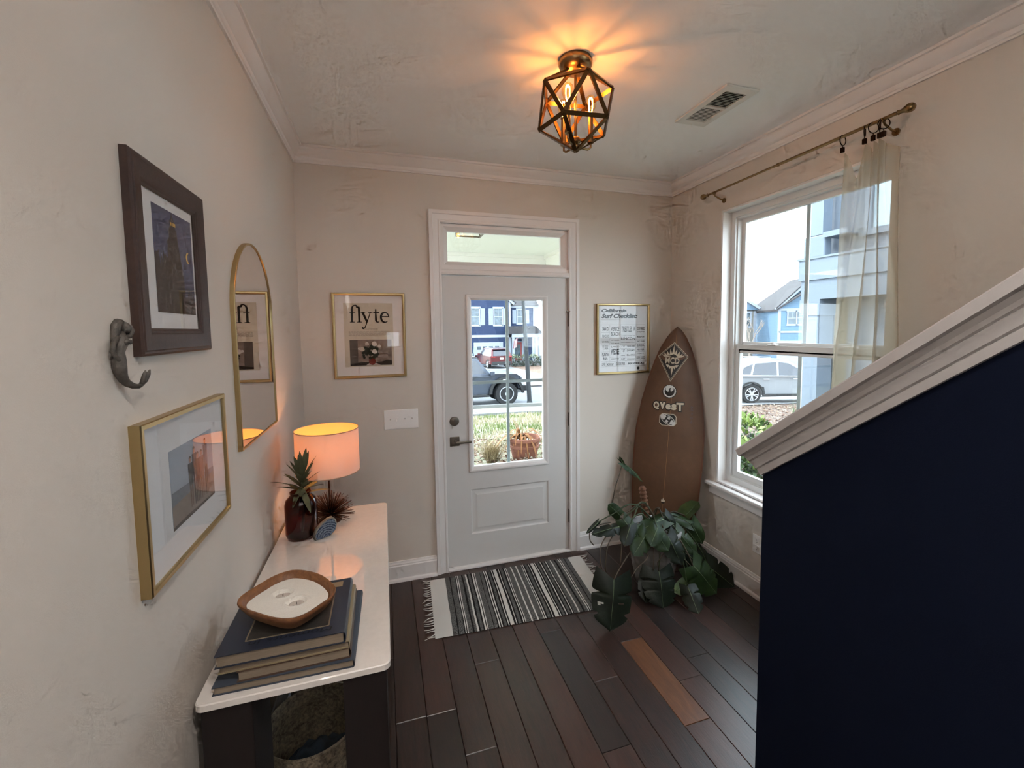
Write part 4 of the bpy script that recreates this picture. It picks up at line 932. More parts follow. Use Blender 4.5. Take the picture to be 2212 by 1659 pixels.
# ------------------------------------------------------------------ striped rug with fringe
rg_ = thing('striped_rug', 'black, white and grey striped cotton rug with fringe before the door', 'rug', (1.25,-.37,0))
rug_w = M('rug_white', (.83,.82,.80), .95, bump=.5, bscale=420); rug_k = M('rug_black', (.05,.05,.055), .95, bump=.5, bscale=420)
t = NT('rug_marl'); n1 = t.noise(t.coord(),260,2,.6); t.link(t.ramp(n1,[(.40,lin((.13,.13,.135))),(.60,lin((.50,.50,.49)))]), t.b.inputs['Base Color']); t.b.inputs['Roughness'].default_value=.95; t.bump(n1,.5,.002)
rug_g = MATS['rug_marl']
c00,c10,c11,c01 = Vector((.700,-.662,0)),Vector((1.770,-.712,0)),Vector((1.822,-.098,0)),Vector((.728,-.075,0))
def rp_(u,v,z_=.007): p = (c00*(1-u)+c10*u)*(1-v)+(c01*(1-u)+c11*u)*v; return Vector((p.x,p.y,z_))
seq = [('g',3),('k',.6),('g',3),('k',.5),('w',.6),('k',.5),('w',.6),('g',2.4),('k',1),('g',1.6),('w',1.1),('k',1),('g',1.8),('k',.8),('w',1),('k',.5),('w',.6),('g',3.2),('k',.3),('g',2),
 ('k',.7),('w',.7),('k',.7),('w',.7),('k',1),('g',1.6),('k',.9),('w',.6),('k',.8),('w',2.4),('k',1.2),('w',.5),('k',.9),('g',1.8),('k',1),('w',.6),('k',.6),('w',.5),('g',3.2),('w',.9),('g',3)]
seq = seq+seq[::-1][1:18]+[('k',.9),('g',1.6),('k',.8),('w',.6),('k',.6),('g',2.6),('w',.9),('g',2.2),('k',1.2),('g',2),('w',.7),('k',.6),('w',.6),('g',2.6),('k',.5),('g',2.8)]
tot = sum(w_ for _,w_ in seq); e0,e1 = .092,.908
spans = [('w',0,e0)]; a = e0
for cch,w_ in seq: spans.append((cch,a,a+w_/tot*(e1-e0))); a += w_/tot*(e1-e0)
spans.append(('w',e1,1))
b = MB()
for cch,u0,u1 in spans:
    b.cur = {'w':0,'k':1,'g':2}[cch]; NV = 12; vs = []
    mid = (u0+u1)/2; jit = 0 if u0 in (0,) or u1 == 1 else .004
    for j_ in range(NV+1):
        v_ = j_/NV; v2 = v_
        if j_ == 0: v2 = -jit*random.random()
        elif j_ == NV: v2 = 1+jit*random.random()
        wob = .0012*math.sin(v_*9+u0*40)
        zz = .0075 if 0<j_<NV else .003
        for uu_ in (u0,mid,u1):
            vs.append(rp_(uu_+(wob if 0<uu_<1 else 0), v2, zz+(.0012 if uu_==mid else 0)))
    b.add(vs,[[j_*3+k,j_*3+k+1,(j_+1)*3+k+1,(j_+1)*3+k] for j_ in range(NV) for k in range(2)])
b.cur = 1
b.add([rp_(0,0,.001),rp_(1,0,.001),rp_(1,1,.001),rp_(0,1,.001)],[[0,1,2,3]])
b.build('woven_field', [rug_w,rug_k,rug_g], rg_, True)
rr_ = random.Random(6)
for side in (0,1):
    for i in range(24):
        v_ = (i+.5)/24; p0 = rp_(side, v_, .006); s_ = -1 if side==0 else 1
        l = rr_.uniform(.035,.062); cl_ = round(v_*8)/8-v_
        p1 = p0+Vector((s_*l*.5, cl_*.10+rr_.uniform(-.008,.008), -.001)); p2 = p0+Vector((s_*l, cl_*.22+rr_.uniform(-.014,.014), -.003))
        MB().tube([p0+Vector((-s_*.004,0,0)),p1,p2],[.0032,.0026,.0016],6).build('fringe_strand', rug_w, rg_, True)

# ------------------------------------------------------------------ surfboard leaning in the corner
sb = thing('surfboard', 'tan wooden surfboard with black stickers leaning in the corner', 'surfboard', (2.29,-.45,0))
BT = Vector((2.33,-.38,.004)); BN = Vector((2.55,-.18,1.67)); btt = (BN-BT).normalized()
bw_ = Vector((.74,-.67,0)); bw_ = (bw_-btt*bw_.dot(btt)).normalized()
SBL = 1.712
# the board is turned a little in its own plane
tl = .030; btt2 = (btt*math.cos(tl)+bw_*math.sin(tl)).normalized(); bw2 = (bw_*math.cos(tl)-btt*math.sin(tl)).normalized(); bn = bw2.cross(btt2).normalized()
if bn.y > 0: bn = -bn
BO = BT+bw_*(-.020)
hw = ([0,.012,.05,.12,.25,.5,.75,.95,1.15,1.30,1.45,1.55,1.635,1.682,1.704,SBL],[.12,.140,.158,.180,.210,.237,.246,.242,.217,.187,.148,.113,.070,.038,.016,.001])
def smooth_hw(t): return interp(t,*hw)
def deck(s, t, lift=0.0):
    h = max(.001,smooth_hw(t)); q = min(1,abs(s)/h)
    z_ = .022*(1-q**2.6)+lift
    return BO+bw2*s+btt2*t+bn*z_
b = MB(); NT_ = 60; NS = 16; ts = [SBL*(1-(1-i/NT_)**1.25) for i in range(NT_+1)]
vs = []
for t_ in ts:
    h = max(.0012,smooth_hw(t_)); fadeout = min(1,(SBL-t_)/.25)**.5
    ring = []
    for k in range(NS+1):
        q = -math.cos(PI*k/NS); ring.append(BO+bw2*(q*h)+btt2*t_+bn*(.022*(1-abs(q)**2.6)))
    for k in range(1,NS):
        q = math.cos(PI*k/NS); ring.append(BO+bw2*(q*h)+btt2*t_-bn*(.032*fadeout*(1-abs(q)**3)+.001))
    vs += ring
m_ = 2*NS; b.add(vs,[[i*m_+k,i*m_+(k+1)%m_,(i+1)*m_+(k+1)%m_,(i+1)*m_+k] for i in range(NT_) for k in range(m_)]+[list(range(m_)),[NT_*m_+k for k in range(m_)][::-1]])
b.build('board', board_wood, sb, True, 50)
# stringer line and faint seams
seam = M('pale_resin_line',(.60,.44,.28),.5); b = MB()
for s0,w_ in ((0,.0022),):
    pts = [deck(s0,.2+1.45*i/30,.0006) for i in range(31)]
    for p,q in zip(pts,pts[1:]): b.bar(p,q,w_,.0006,bn)
b.build('stringer', seam, sb)
# two darker rails
b = MB()
for sgn in (-1,1):
    pts = [(t_,smooth_hw(t_)) for t_ in [.05+1.6*i/40 for i in range(41)]]
    b.add([deck(sgn*(h-.012),t_,.0005) for t_,h in pts]+[deck(sgn*(h-.0045),t_,.0007) for t_,h in pts],[[i,i+1,41+i+1,41+i] for i in range(40)])
b.build('rail_band', M('dark_resin_rail',(.36,.19,.11),.4), sb)
sk_b = M('sticker_black',(.055,.055,.06),.35); sk_w = M('sticker_cream',(.78,.74,.66),.4); sk_ww = M('sticker_white',(.80,.80,.79),.4)
# sticker coordinates on the deck: measured in the untilted plane
def conv(s,t): 
    p = BT+bw_*s+btt*t-BO; return p.dot(bw2),p.dot(btt2)
def flat(poly, mat, name, parent, lift, fn):
    n_ = len(poly); c_ = (sum(p[0] for p in poly)/n_, sum(p[1] for p in poly)/n_)
    return MB().add([fn(x,y,lift) for x,y in poly]+[fn(c_[0],c_[1],lift)],[[i,(i+1)%n_,n_] for i in range(n_)]).build(name, mat, parent, fix=False)
def local(cs,ct,rot=0.0):
    s0,t0 = conv(cs,ct); s0,t0 = s0,t0
    ca,sa = math.cos(rot-tl*0),math.sin(rot)
    def fn(x,y,lift):
        X_ = x*ca-y*sa; Y_ = x*sa+y*ca
        return deck(s0+X_,t0+Y_,lift)
    return fn
def letter(fn, s_, x, y, w, h, lift, bold=0.0, shear=0.0):
    m = text_mb(s_,(x,y,0),(1,0,0),(0,1,0),w,h,bold,shear); m.v = [fn(p.x,p.y,lift) for p in m.v]; return m
def scl(poly,k,c=(0,0)): return [(c[0]+(x-c[0])*k,c[1]+(y-c[1])*k) for x,y in poly]
# diamond sticker
fn = local(.010,1.465)
dia = [(0.004,.130),(.108,.028),(-.004,-.165),(-.108,.022)]
dia = [(x*1.0,y) for x,y in dia]
def dense(poly,m=8): return [(poly[i][0]+(poly[(i+1)%len(poly)][0]-poly[i][0])*k/m, poly[i][1]+(poly[(i+1)%len(poly)][1]-poly[i][1])*k/m) for i in range(len(poly)) for k in range(m)]
st_ = flat(dense(dia),sk_w,'diamond_sticker',sb,.0010,fn); st_['label'] = 'black diamond sticker with crown and MCD lettering'
flat(dense(scl(dia,.955)),sk_b,'sticker_field',st_,.0014,fn)
b = MB(); ol_ = scl(dia,.91); il_ = scl(dia,.885); o2=dense(ol_); i2=dense(il_); n_=len(o2)
b.add([fn(x,y,.0018) for x,y in o2]+[fn(x,y,.0018) for x,y in i2],[[i,(i+1)%n_,n_+(i+1)%n_,n_+i] for i in range(n_)])
join(b, letter(fn,'MCD',-.052,-.032,.100,.046,.0019,.03))
crown_pts = [(-.080,.036),(-.066,.020),(-.040,.014),(-.012,.018),(0,.012),(.012,.018),(.040,.014),(.066,.020),(.082,.036),(.062,.030),(.066,.048),(.046,.032),(.046,.062),(.026,.036),(.026,.080),(.010,.044),(.004,.108),(-.008,.044),(-.022,.080),(-.024,.036),(-.044,.062),(-.044,.032),(-.064,.048),(-.060,.030)]
b.add([fn(x,y,.0019) for x,y in crown_pts],[list(range(len(crown_pts)))])
low_pts = [(-.046,-.040),(.046,-.040),(.030,-.062),(.026,-.052),(.018,-.074),(.010,-.060),(-.002,-.125),(-.010,-.062),(-.020,-.074),(-.026,-.052),(-.032,-.062)]
b.add([fn(x,y,.0019) for x,y in low_pts],[list(range(len(low_pts)))])
b.build('sticker_print', sk_w, st_, fix=False)
# round sticker
fn = local(-.001,1.229)
ci = [(.050*math.cos(2*PI*i/40),.050*math.sin(2*PI*i/40)) for i in range(40)]
st_ = flat(ci,sk_b,'round_sticker',sb,.0010,fn); st_['label'] = 'round white sticker with black winged emblem'
flat([(.045*(1+.025*math.cos(16*2*PI*i/64))*math.cos(2*PI*i/64),.045*(1+.025*math.cos(16*2*PI*i/64))*math.sin(2*PI*i/64)) for i in range(64)],sk_ww,'sticker_field',st_,.0014,fn)
wing = [(-.034,.012),(-.026,.028),(-.028,.012),(-.022,.002),(-.012,-.004),(-.004,.000),(-.006,.014),(.000,.024),(.012,.028),(.006,.020),(.006,.008),(.010,-.002),(.020,.004),(.028,.014),(.024,.030),(.034,.016),(.035,-.006),(.026,-.024),(.010,-.034),(-.010,-.035),(-.026,-.024),(-.035,-.006)]
MB().add([fn(x,y,.0018) for x,y in wing],[list(range(len(wing)))]).build('sticker_print', sk_b, st_, fix=False)
# QVEST lettering sticker
fn = local(-.007,1.115,.05)
b = MB(); hs = [('Q',-.104,-.024,.042,.060),('v',-.058,-.016,.040,.050),('e',-.016,-.020,.036,.042),('s',.024,-.022,.036,.044),('T',.058,-.026,.050,.060)]
for ch,x,y,w_,h_ in hs: join(b,letter(fn,ch,x-.007,y-.007,w_+.014,h_+.014,.0010,.11))
st_ = b.build('name_sticker', sk_b, sb, fix=False); st_['label'] = 'cream QVEST lettering sticker with dark outline'
b = MB()
for ch,x,y,w_,h_ in hs: join(b,letter(fn,ch,x,y,w_,h_,.0014,.055))
b.build('sticker_print', sk_w, st_, fix=False)
# octagonal sticker with oval H mark
fn = local(-.003,1.021,.03)
octo = [(-.060,-.026),(-.042,-.044),(.042,-.044),(.060,-.026),(.060,.026),(.042,.044),(-.042,.044),(-.060,.026)]
st_ = flat(octo,sk_w,'octagonal_sticker',sb,.0010,fn); st_['label'] = 'black and white octagonal sticker with tilted oval H mark'
flat(scl(octo,.90),sk_b,'sticker_field',st_,.0014,fn)
el = []
for i in range(40):
    a = 2*PI*i/40; x,y = .058*math.cos(a),.032*math.sin(a); c_,s_ = math.cos(-.55),math.sin(-.55); el.append((x*c_-y*s_,x*s_+y*c_))
flat(el,sk_ww,'sticker_oval',st_,.0018,fn)
b = MB(); c_,s_ = math.cos(-.55+.0),math.sin(-.55)
fo_ = lambda x,y,l: fn(x*c_-y*s_,x*s_+y*c_,l)
for (x0_,x1_,y0_,y1_) in ((-.022,-.010,-.020,.020),(.010,.022,-.020,.020),(-.012,.012,-.005,.005),(-.028,-.006,.016,.021),(.006,.028,.016,.021),(-.028,-.006,-.021,-.016),(.006,.028,-.021,-.016)):
    b.add([fo_(x0_,y0_,.0022),fo_(x1_,y0_,.0022),fo_(x1_,y1_,.0022),fo_(x0_,y1_,.0022)],[[0,1,2,3]])
ring = [arc(0,0,.050,.026,30,150,14),arc(0,0,.050,.026,210,330,14)]
for rg in ring: stroke(b, rg, .004, fo_, .0022)
b.build('sticker_print', sk_b, st_, fix=False)
# tail emblem and faint side script
fn = local(-.008,.440)
st_ = flat([(.013*math.cos(2*PI*i/16),-.010+.010*math.sin(2*PI*i/16)) for i in range(16)],sk_b,'leash_plug',sb,.0012,fn)
MB().add([fn(x,y,.0018) for x,y in [(-.013,-.008),(-.012,.010),(-.006,.002),(0,.022),(.006,.002),(.012,.010),(.013,-.008)]],[list(range(7))]).build('emblem', sk_w, st_, fix=False)
fn = local(.158,1.07,PI/2)
letter(fn,'6-0 x 19',-.06,-.008,.12,.018,.0010).build('pencilled_size', M('pencil_grey',(.36,.33,.36),.6), sb, fix=False)

# ------------------------------------------------------------------ monstera in pot
PX_,PY_ = 2.14,-.565
pt = thing('planter_pot', 'pale grey textured round plant pot in front of the surfboard', 'pot', (PX_,PY_,0))
t = NT('pale_patterned_ceramic'); vo = t.new('ShaderNodeTexVoronoi'); vo.inputs['Scale'].default_value = 24; t.link(t.coord(),vo.inputs['Vector'])
t.link(t.ramp(vo.outputs['Distance'],[(.0,lin((.58,.57,.56))),(.6,lin((.44,.43,.42)))]), t.b.inputs['Base Color']); t.b.inputs['Roughness'].default_value=.7; t.bump(vo.outputs['Distance'],.8,.006)
MB().lathe([(0,0),(.100,0),(.112,.010),(.135,.10),(.156,.22),(.168,.31),(.172,.345)],(PX_,PY_,0),40).build('pot_body', MATS['pale_patterned_ceramic'], pt, True, 50)
MB().lathe([(.172,.345),(.176,.352),(.176,.378),(.171,.385),(.165,.382),(.160,.345),(.156,.325)],(PX_,PY_,0),40,cap=False).build('rim', M('white_glazed_rim',(.60,.60,.60),.35), pt, True, 50)
MB().lathe([(.158,.325),(.08,.333),(0,.336)],(PX_,PY_,0),28,cap=False).build('soil', M('dark_potting_soil',(.17,.14,.12),.95,var=.4,vscale=60,bump=1,bscale=120), pt, True)
mo = thing('monstera_plant', 'large monstera with drooping split green leaves in the grey pot', 'plant', (PX_,PY_,.33))
coir = M('coir_brown',(.42,.28,.20),.9,var=.3,vscale=70,bump=.8,bscale=160)
pp0 = Vector((2.075,-.575,.33)); pp1 = Vector((2.052,-.555,.655)); prof = []
pth = [pp0.lerp(pp1,i/52)+Vector((.012*math.sin(i/52*3),0,0)) for i in range(53)]
MB().tube(pth,[.021+.0035*math.sin(i*1.55) for i in range(53)],14).build('coir_pole', coir, mo, True)
lgreen = []
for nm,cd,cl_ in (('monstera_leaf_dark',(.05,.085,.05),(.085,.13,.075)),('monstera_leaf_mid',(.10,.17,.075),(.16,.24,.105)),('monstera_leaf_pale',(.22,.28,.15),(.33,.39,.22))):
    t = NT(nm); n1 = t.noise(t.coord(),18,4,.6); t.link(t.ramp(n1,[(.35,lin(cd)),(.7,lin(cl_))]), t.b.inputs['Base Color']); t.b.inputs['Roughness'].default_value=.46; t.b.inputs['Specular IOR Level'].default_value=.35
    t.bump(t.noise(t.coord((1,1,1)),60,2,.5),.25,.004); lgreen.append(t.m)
vein = M('pale_leaf_vein',(.42,.48,.36),.5); stem_m = M('monstera_stem',(.19,.24,.13),.5); stem_b = M('brown_stem',(.27,.23,.17),.6)
def monstera(base, tip, width, mat, face, cuts=4, droop=.12, fold=.25, holes=()):
    """heart-shaped leaf from its stalk joint to its tip; face = direction the upper side looks"""
    d = tip-base; L_ = d.length; d = d/L_; up_ = Vector(face); up_ = (up_-d*up_.dot(d)).normalized(); sd = d.cross(up_)
    NL = 34; NW = 7; m = MB(); mid = []
    def pos(t,q,w):   # t along midrib (may go negative at the lobes), q -1..1
        x = q*w; c_ = base+d*(L_*t)+sd*x-up_*(droop*L_*(t-.0)**2)-up_*(fold*abs(x)*abs(q)) + up_*(.02*L_*math.sin(6*t+3*q))
        return c_
    for sgn in (-1,1):
        vs = []
        for i in range(NL+1):
            t = i/NL
            w = width/2*math.sqrt(max(0,1-((t-.36)/.66)**2))
            if t > .78: w *= (1-((t-.78)/.22)**1.7*.92)
            if cuts:
                ph = (t-.18)/.68*cuts
                if 0 < ph < cuts:
                    fr_ = ph-int(ph); notch = max(0,1-abs(fr_-.5)/.10)
                    w *= 1-.42*notch
            for k in range(NW+1):
                q = k/NW; tt_ = t-(.24*q*(1-t)**2.2)+(.05*q*t)
                vs.append(pos(tt_,sgn*q,w))
        fs = []
        for i in range(NL):
            for k in range(NW):
                if (sgn,i,k) in holes: continue
                fs.append([i*(NW+1)+k,i*(NW+1)+k+1,(i+1)*(NW+1)+k+1,(i+1)*(NW+1)+k])
        m.add(vs,fs)
    lf = m.build('leaf', mat, mo, True, None, False)
    rib = [pos(i/10,0,0)+up_*.0012 for i in range(11)]
    MB().tube(rib,[.0026*(1-.8*i/10) for i in range(11)],5).build('midrib', vein, lf, True)
    return lf
D_,Mi_,Pa_ = lgreen
cam_face = (-.35,-.85,.45); up_face=(-.25,-.5,.85)
def q2(u,v,y): return P(u,v,1,y)
hset = {(1,17,3),(1,17,4),(1,18,4),(-1,16,3),(-1,16,2)}
leafs = [ # base px, tip px, base y, tip y, width m, mat, face, cuts
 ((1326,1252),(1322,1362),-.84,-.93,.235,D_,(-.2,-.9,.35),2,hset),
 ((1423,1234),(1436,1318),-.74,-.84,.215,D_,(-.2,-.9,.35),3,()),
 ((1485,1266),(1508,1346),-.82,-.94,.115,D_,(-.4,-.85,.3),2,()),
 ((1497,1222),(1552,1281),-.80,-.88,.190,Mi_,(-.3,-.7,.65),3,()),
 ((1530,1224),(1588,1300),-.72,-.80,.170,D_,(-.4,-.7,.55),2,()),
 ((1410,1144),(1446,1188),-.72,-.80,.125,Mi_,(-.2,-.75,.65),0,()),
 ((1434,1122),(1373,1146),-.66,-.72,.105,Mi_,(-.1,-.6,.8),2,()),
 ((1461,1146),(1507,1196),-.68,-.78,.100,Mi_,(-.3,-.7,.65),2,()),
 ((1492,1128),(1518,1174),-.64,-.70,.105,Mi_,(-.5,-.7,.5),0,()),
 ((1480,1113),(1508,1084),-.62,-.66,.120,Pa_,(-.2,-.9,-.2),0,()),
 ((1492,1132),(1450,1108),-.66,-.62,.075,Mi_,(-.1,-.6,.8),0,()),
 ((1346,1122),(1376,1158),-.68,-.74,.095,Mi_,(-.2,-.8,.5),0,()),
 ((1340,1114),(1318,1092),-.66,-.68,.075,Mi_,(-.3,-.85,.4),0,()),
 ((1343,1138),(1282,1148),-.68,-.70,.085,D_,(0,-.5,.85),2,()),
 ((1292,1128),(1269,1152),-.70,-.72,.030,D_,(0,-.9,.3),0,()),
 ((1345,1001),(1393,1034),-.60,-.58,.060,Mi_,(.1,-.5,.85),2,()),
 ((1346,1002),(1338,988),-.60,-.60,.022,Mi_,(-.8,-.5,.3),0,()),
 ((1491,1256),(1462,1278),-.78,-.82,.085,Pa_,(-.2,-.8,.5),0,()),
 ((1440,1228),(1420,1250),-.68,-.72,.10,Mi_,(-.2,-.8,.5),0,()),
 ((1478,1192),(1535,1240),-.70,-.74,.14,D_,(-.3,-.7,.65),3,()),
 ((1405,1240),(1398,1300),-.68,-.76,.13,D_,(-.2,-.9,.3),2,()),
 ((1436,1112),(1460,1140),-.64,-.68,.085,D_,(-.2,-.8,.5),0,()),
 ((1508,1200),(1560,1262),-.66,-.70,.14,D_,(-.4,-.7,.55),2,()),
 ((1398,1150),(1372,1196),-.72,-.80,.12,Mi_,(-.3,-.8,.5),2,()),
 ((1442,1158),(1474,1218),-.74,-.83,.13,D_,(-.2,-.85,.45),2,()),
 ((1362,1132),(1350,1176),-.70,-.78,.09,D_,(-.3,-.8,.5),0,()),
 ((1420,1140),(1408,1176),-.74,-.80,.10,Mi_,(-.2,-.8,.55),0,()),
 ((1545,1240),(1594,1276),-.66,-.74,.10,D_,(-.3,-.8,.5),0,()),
]
crown_c = Vector((PX_,PY_,.34)); rr_ = random.Random(9)
for i,(bp,tp,by,ty,w_,mt_,fc,ct,hs_) in enumerate(leafs):
    b0,t0 = q2(*bp,by),q2(*tp,ty)
    for p_ in (b0,t0):
        p_.x = min(p_.x, W-.06); p_.z = max(p_.z,.015)
    monstera(b0,t0,w_,mt_,fc,ct,.12 if i not in (9,) else -.05,.25,hs_)
    if i == 16: continue
    a = crown_c+Vector((rr_.uniform(-.06,.06),rr_.uniform(-.05,.03),0))
    if i == 15:
        a = Vector((2.02,-.60,.345)); k1 = q2(1317,1110,-.62); k2 = q2(1330,1050,-.61)
        pts = [a,a.lerp(k1,.6)+Vector((0,0,.03)),k1,k2,b0]
    else:
        hgt = max(a.z,b0.z)+rr_.uniform(.02,.07) if b0.z > .12 else a.z+rr_.uniform(.03,.06)
        mid = a.lerp(b0,.45); mid.z = hgt; q_ = a.lerp(b0,.8); q_.z = b0.z+(hgt-b0.z)*.5
        pts = cat([a,a,mid,q_,b0,b0],4)[4:17]
    MB().tube(pts,[.0055*(1-.45*k/len(pts)) for k in range(len(pts))],7).build('stem', stem_m if i%3 else stem_b, mo, True)
# hanging aerial roots and bare stems
for (pts) in ([(1330,1140,-.68),(1305,1165,-.72),(1296,1195,-.76),(1301,1235,-.80)],[(1335,1145,-.68),(1316,1170,-.72),(1309,1205,-.76),(1308,1240,-.78)],[(1344,1150,-.68),(1342,1190,-.74),(1340,1228,-.78)],[(1320,1128,-.68),(1280,1140,-.70),(1274,1165,-.72),(1285,1180,-.74)],[(1352,1160,-.7),(1372,1172,-.72),(1400,1180,-.74),(1415,1183,-.76)],[(1370,1175,-.72),(1400,1200,-.76),(1374,1230,-.80),(1355,1262,-.84)],[(1412,1180,-.74),(1412,1205,-.76),(1411,1232,-.76)],[(1450,1180,-.72),(1480,1210,-.78),(1492,1222,-.80)],[(1448,1176,-.72),(1420,1215,-.76),(1424,1234,-.74)]):
    w3 = [q2(u,v,y) for u,v,y in pts]
    for p_ in w3: p_.z = max(p_.z,.008)
    MB().tube(cat([w3[0]]+w3+[w3[-1]],5)[5:-10] if len(w3)>3 else w3,.0032,6).build('stem', stem_b, mo, True)

# ------------------------------------------------------------------ outside: ground
def zt(x, y):
    z = interp(y,[-14,1,13.5,40,120],[-.15,-.15,-1.15,-1.8,-2.4]); return z-.03*max(0,min(x,20)-4)*interp(y,[-14,20,35],[1,1,0])
def ground_patch(name, label, cat_, x0,x1,y0,y1, mat, lift=0.0, nx=24, ny=12, kind='structure', edge=None):
    def fn(u,v):
        x = x0+(x1-x0)*u; y = y0+(y1-y0)*v
        return Vector((x,y,zt(x,y)+lift))
    o = MB().grid(fn,nx,ny).build(name, mat, None, True, None, False)
    return tag(o,label,cat_,None,kind)
t = NT('winter_lawn'); v = t.coord(); n1 = t.noise(v,1.1,5,.65); n2 = t.noise(v,28,4,.7)
mx = t.new('ShaderNodeMix'); mx.inputs[0].default_value=.5; t.link(n1,mx.inputs[2]); t.link(n2,mx.inputs[3])
t.link(t.ramp(mx.outputs[0],[(.34,lin((.36,.35,.30))),(.50,lin((.50,.485,.42))),(.60,lin((.38,.42,.27))),(.75,lin((.46,.50,.33)))]), t.b.inputs['Base Color']); t.b.inputs['Roughness'].default_value=.95; t.bump(n2,1,.03)
lawn_m = MATS['winter_lawn']
t = NT('leaf_mulch'); v = t.coord(); vo = t.new('ShaderNodeTexVoronoi'); vo.inputs['Scale'].default_value=16; t.link(v,vo.inputs['Vector'])
t.link(t.ramp(vo.outputs['Color'],[(.2,lin((.18,.12,.09))),(.45,lin((.31,.245,.20))),(.6,lin((.42,.36,.31))),(.85,lin((.27,.18,.13)))]), t.b.inputs['Base Color']); t.b.inputs['Roughness'].default_value=.95; t.bump(vo.outputs['Distance'],1,.04)
mulch_m = MATS['leaf_mulch']
conc = M('pale_concrete',(.42,.425,.43),.9,var=.08,vscale=2,bump=.3,bscale=60)
asph = M('grey_asphalt',(.31,.325,.35),.9,var=.10,vscale=6,bump=.5,bscale=90)
tan_lawn = M('dormant_lawn',(.38,.30,.245),.95,var=.12,vscale=3,bump=.6,bscale=40)
ground_patch('lawn','patchy winter lawn with green tufts beyond the porch','lawn',-30,40,-14,12.2,lawn_m,-.02,70,52)
ground_patch('mulch_bed','leaf-littered mulch bed outside the window','mulch',5.3,16,.4,9.1,mulch_m,.03,16,14)
ground_patch('porch_path','pale concrete front path before the porch','path',-.6,2.0,3.0,9.9,conc,.02,6,14) if 0 else None
ground_patch('road','grey asphalt street crossing beyond the sidewalk','street',-60,70,12.2,20.0,asph,.0,60,6)
kerb_m = M('kerb_concrete',(.40,.40,.39),.9)
sdw = thing('sidewalk','pale concrete sidewalk slabs between lawn and street','sidewalk',(3,10.8,zt(3,10.8)),None,'structure')
for i in range(22):
    xa = -9+1.52*i
    if xa > 24: break
    vs = []
    for (x,y) in ((xa+.012,9.95),(xa+1.508,9.95),(xa+1.508,11.45),(xa+.012,11.45)): vs.append((x,y,zt(x,y)+.045))
    vs2 = [(a,b_,c_-.1) for a,b_,c_ in vs]
    MB().add(vs+vs2,[(0,1,2,3),(0,4,5,1),(1,5,6,2),(2,6,7,3),(3,7,4,0)]).build('paving_slab', conc, sdw)
def kerb(label,y):
    k = MB()
    for i in range(40):
        xa = -40+2.5*i; xb = xa+2.5
        k.add([(xa,y,zt(xa,y)-.1),(xb,y,zt(xb,y)-.1),(xb,y,zt(xb,y)+.09),(xa,y,zt(xa,y)+.09),(xa,y+.18,zt(xa,y)-.1),(xb,y+.18,zt(xb,y)-.1),(xb,y+.18,zt(xb,y)+.09),(xa,y+.18,zt(xa,y)+.09)],[(0,1,2,3),(4,7,6,5),(3,2,6,7)])
    return tag(k.build('kerb',kerb_m),label,'kerb',None,'structure')
kerb('concrete kerb on the near side of the street',12.2); 
ground_patch('far_ground','dormant tan lawn across the street','lawn',-60,90,20.0,100,tan_lawn,-.02,60,40)
ground_patch('far_sidewalk','pale sidewalk along the far side of the street','sidewalk',-40,60,20.3,23.2,conc,.03,50,2)
ground_patch('driveway','concrete driveway running up to the garage across the street','driveway',6.2,11.4,20.0,38.9,conc,.05,4,16)
ground_patch('side_driveway','pale concrete driveway under the white parked car','driveway',10.6,40,9.15,12.1,conc,.05,16,6)

# lamp post
b0 = Vector((5.66,12.0,zt(5.66,12.0)))
b0 = Vector((5.68,12.75,zt(5.68,12.75)))
lpst = thing('street_pole','dark green street lamp pole at the kerb','lamp post',tuple(b0))
pole_m = M('dark_green_metal',(.11,.125,.135),.7,0)
MB().lathe([(.11,0),(.11,.10),(.085,.16),(.075,.2)],tuple(b0),16).build('base',pole_m,lpst,True,40)
MB().tube([b0+Vector((0,0,.1)),b0+Vector((-.29,0,5.2))],[.088,.062],14).build('shaft',pole_m,lpst,True,40)
lh = b0+Vector((-.29,0,5.2))
MB().lathe([(.05,0),(.12,.10),(.16,.42),(.20,.44),(.06,.62),(0,.66)],tuple(lh),12).build('lantern',pole_m,lpst,True,40)

# terracotta pot with a dead plant, ornamental grass
terra = M('terracotta',(.47,.29,.225),.8,var=.14,vscale=14,bump=.2,bscale=80)
pc_ = P(1133,985,1,3.55); pz = zt(pc_.x,3.55)-.03
tp_ = thing('terracotta_pot','terracotta garden pot with ridged rim on the lawn outside','pot',(pc_.x,3.55,pz))
k_ = .245
MB().lathe([(0,0),(k_*.72,0),(k_*.86,.16),(k_*.93,.23),(k_*.96,.235),(k_*.96,.265),(k_*.93,.27),(k_*.98,.33),(k_*1.03,.34),(k_*1.03,.385),(k_*1.0,.39),(k_*.95,.385),(k_*.92,.33),(k_*.90,.30)],(pc_.x,3.55,pz),36,cap=False).build('pot_body',terra,tp_,True,40)
MB().lathe([(k_*.91,.31),(0,.33)],(pc_.x,3.55,pz),24,cap=False).build('gravel',M('pale_gravel',(.55,.53,.50),.9,var=.5,vscale=40,bump=1,bscale=60),tp_,True)
dead = M('dead_straw_leaf',(.50,.33,.18),.85,var=.2,vscale=10); dead2 = M('pale_straw_leaf',(.55,.49,.37),.85,var=.15,vscale=10)
dp = thing('dead_plant','dried brown strappy plant drooping over the terracotta pot','plant',(pc_.x,3.55,pz+.32))
rr_ = random.Random(14)
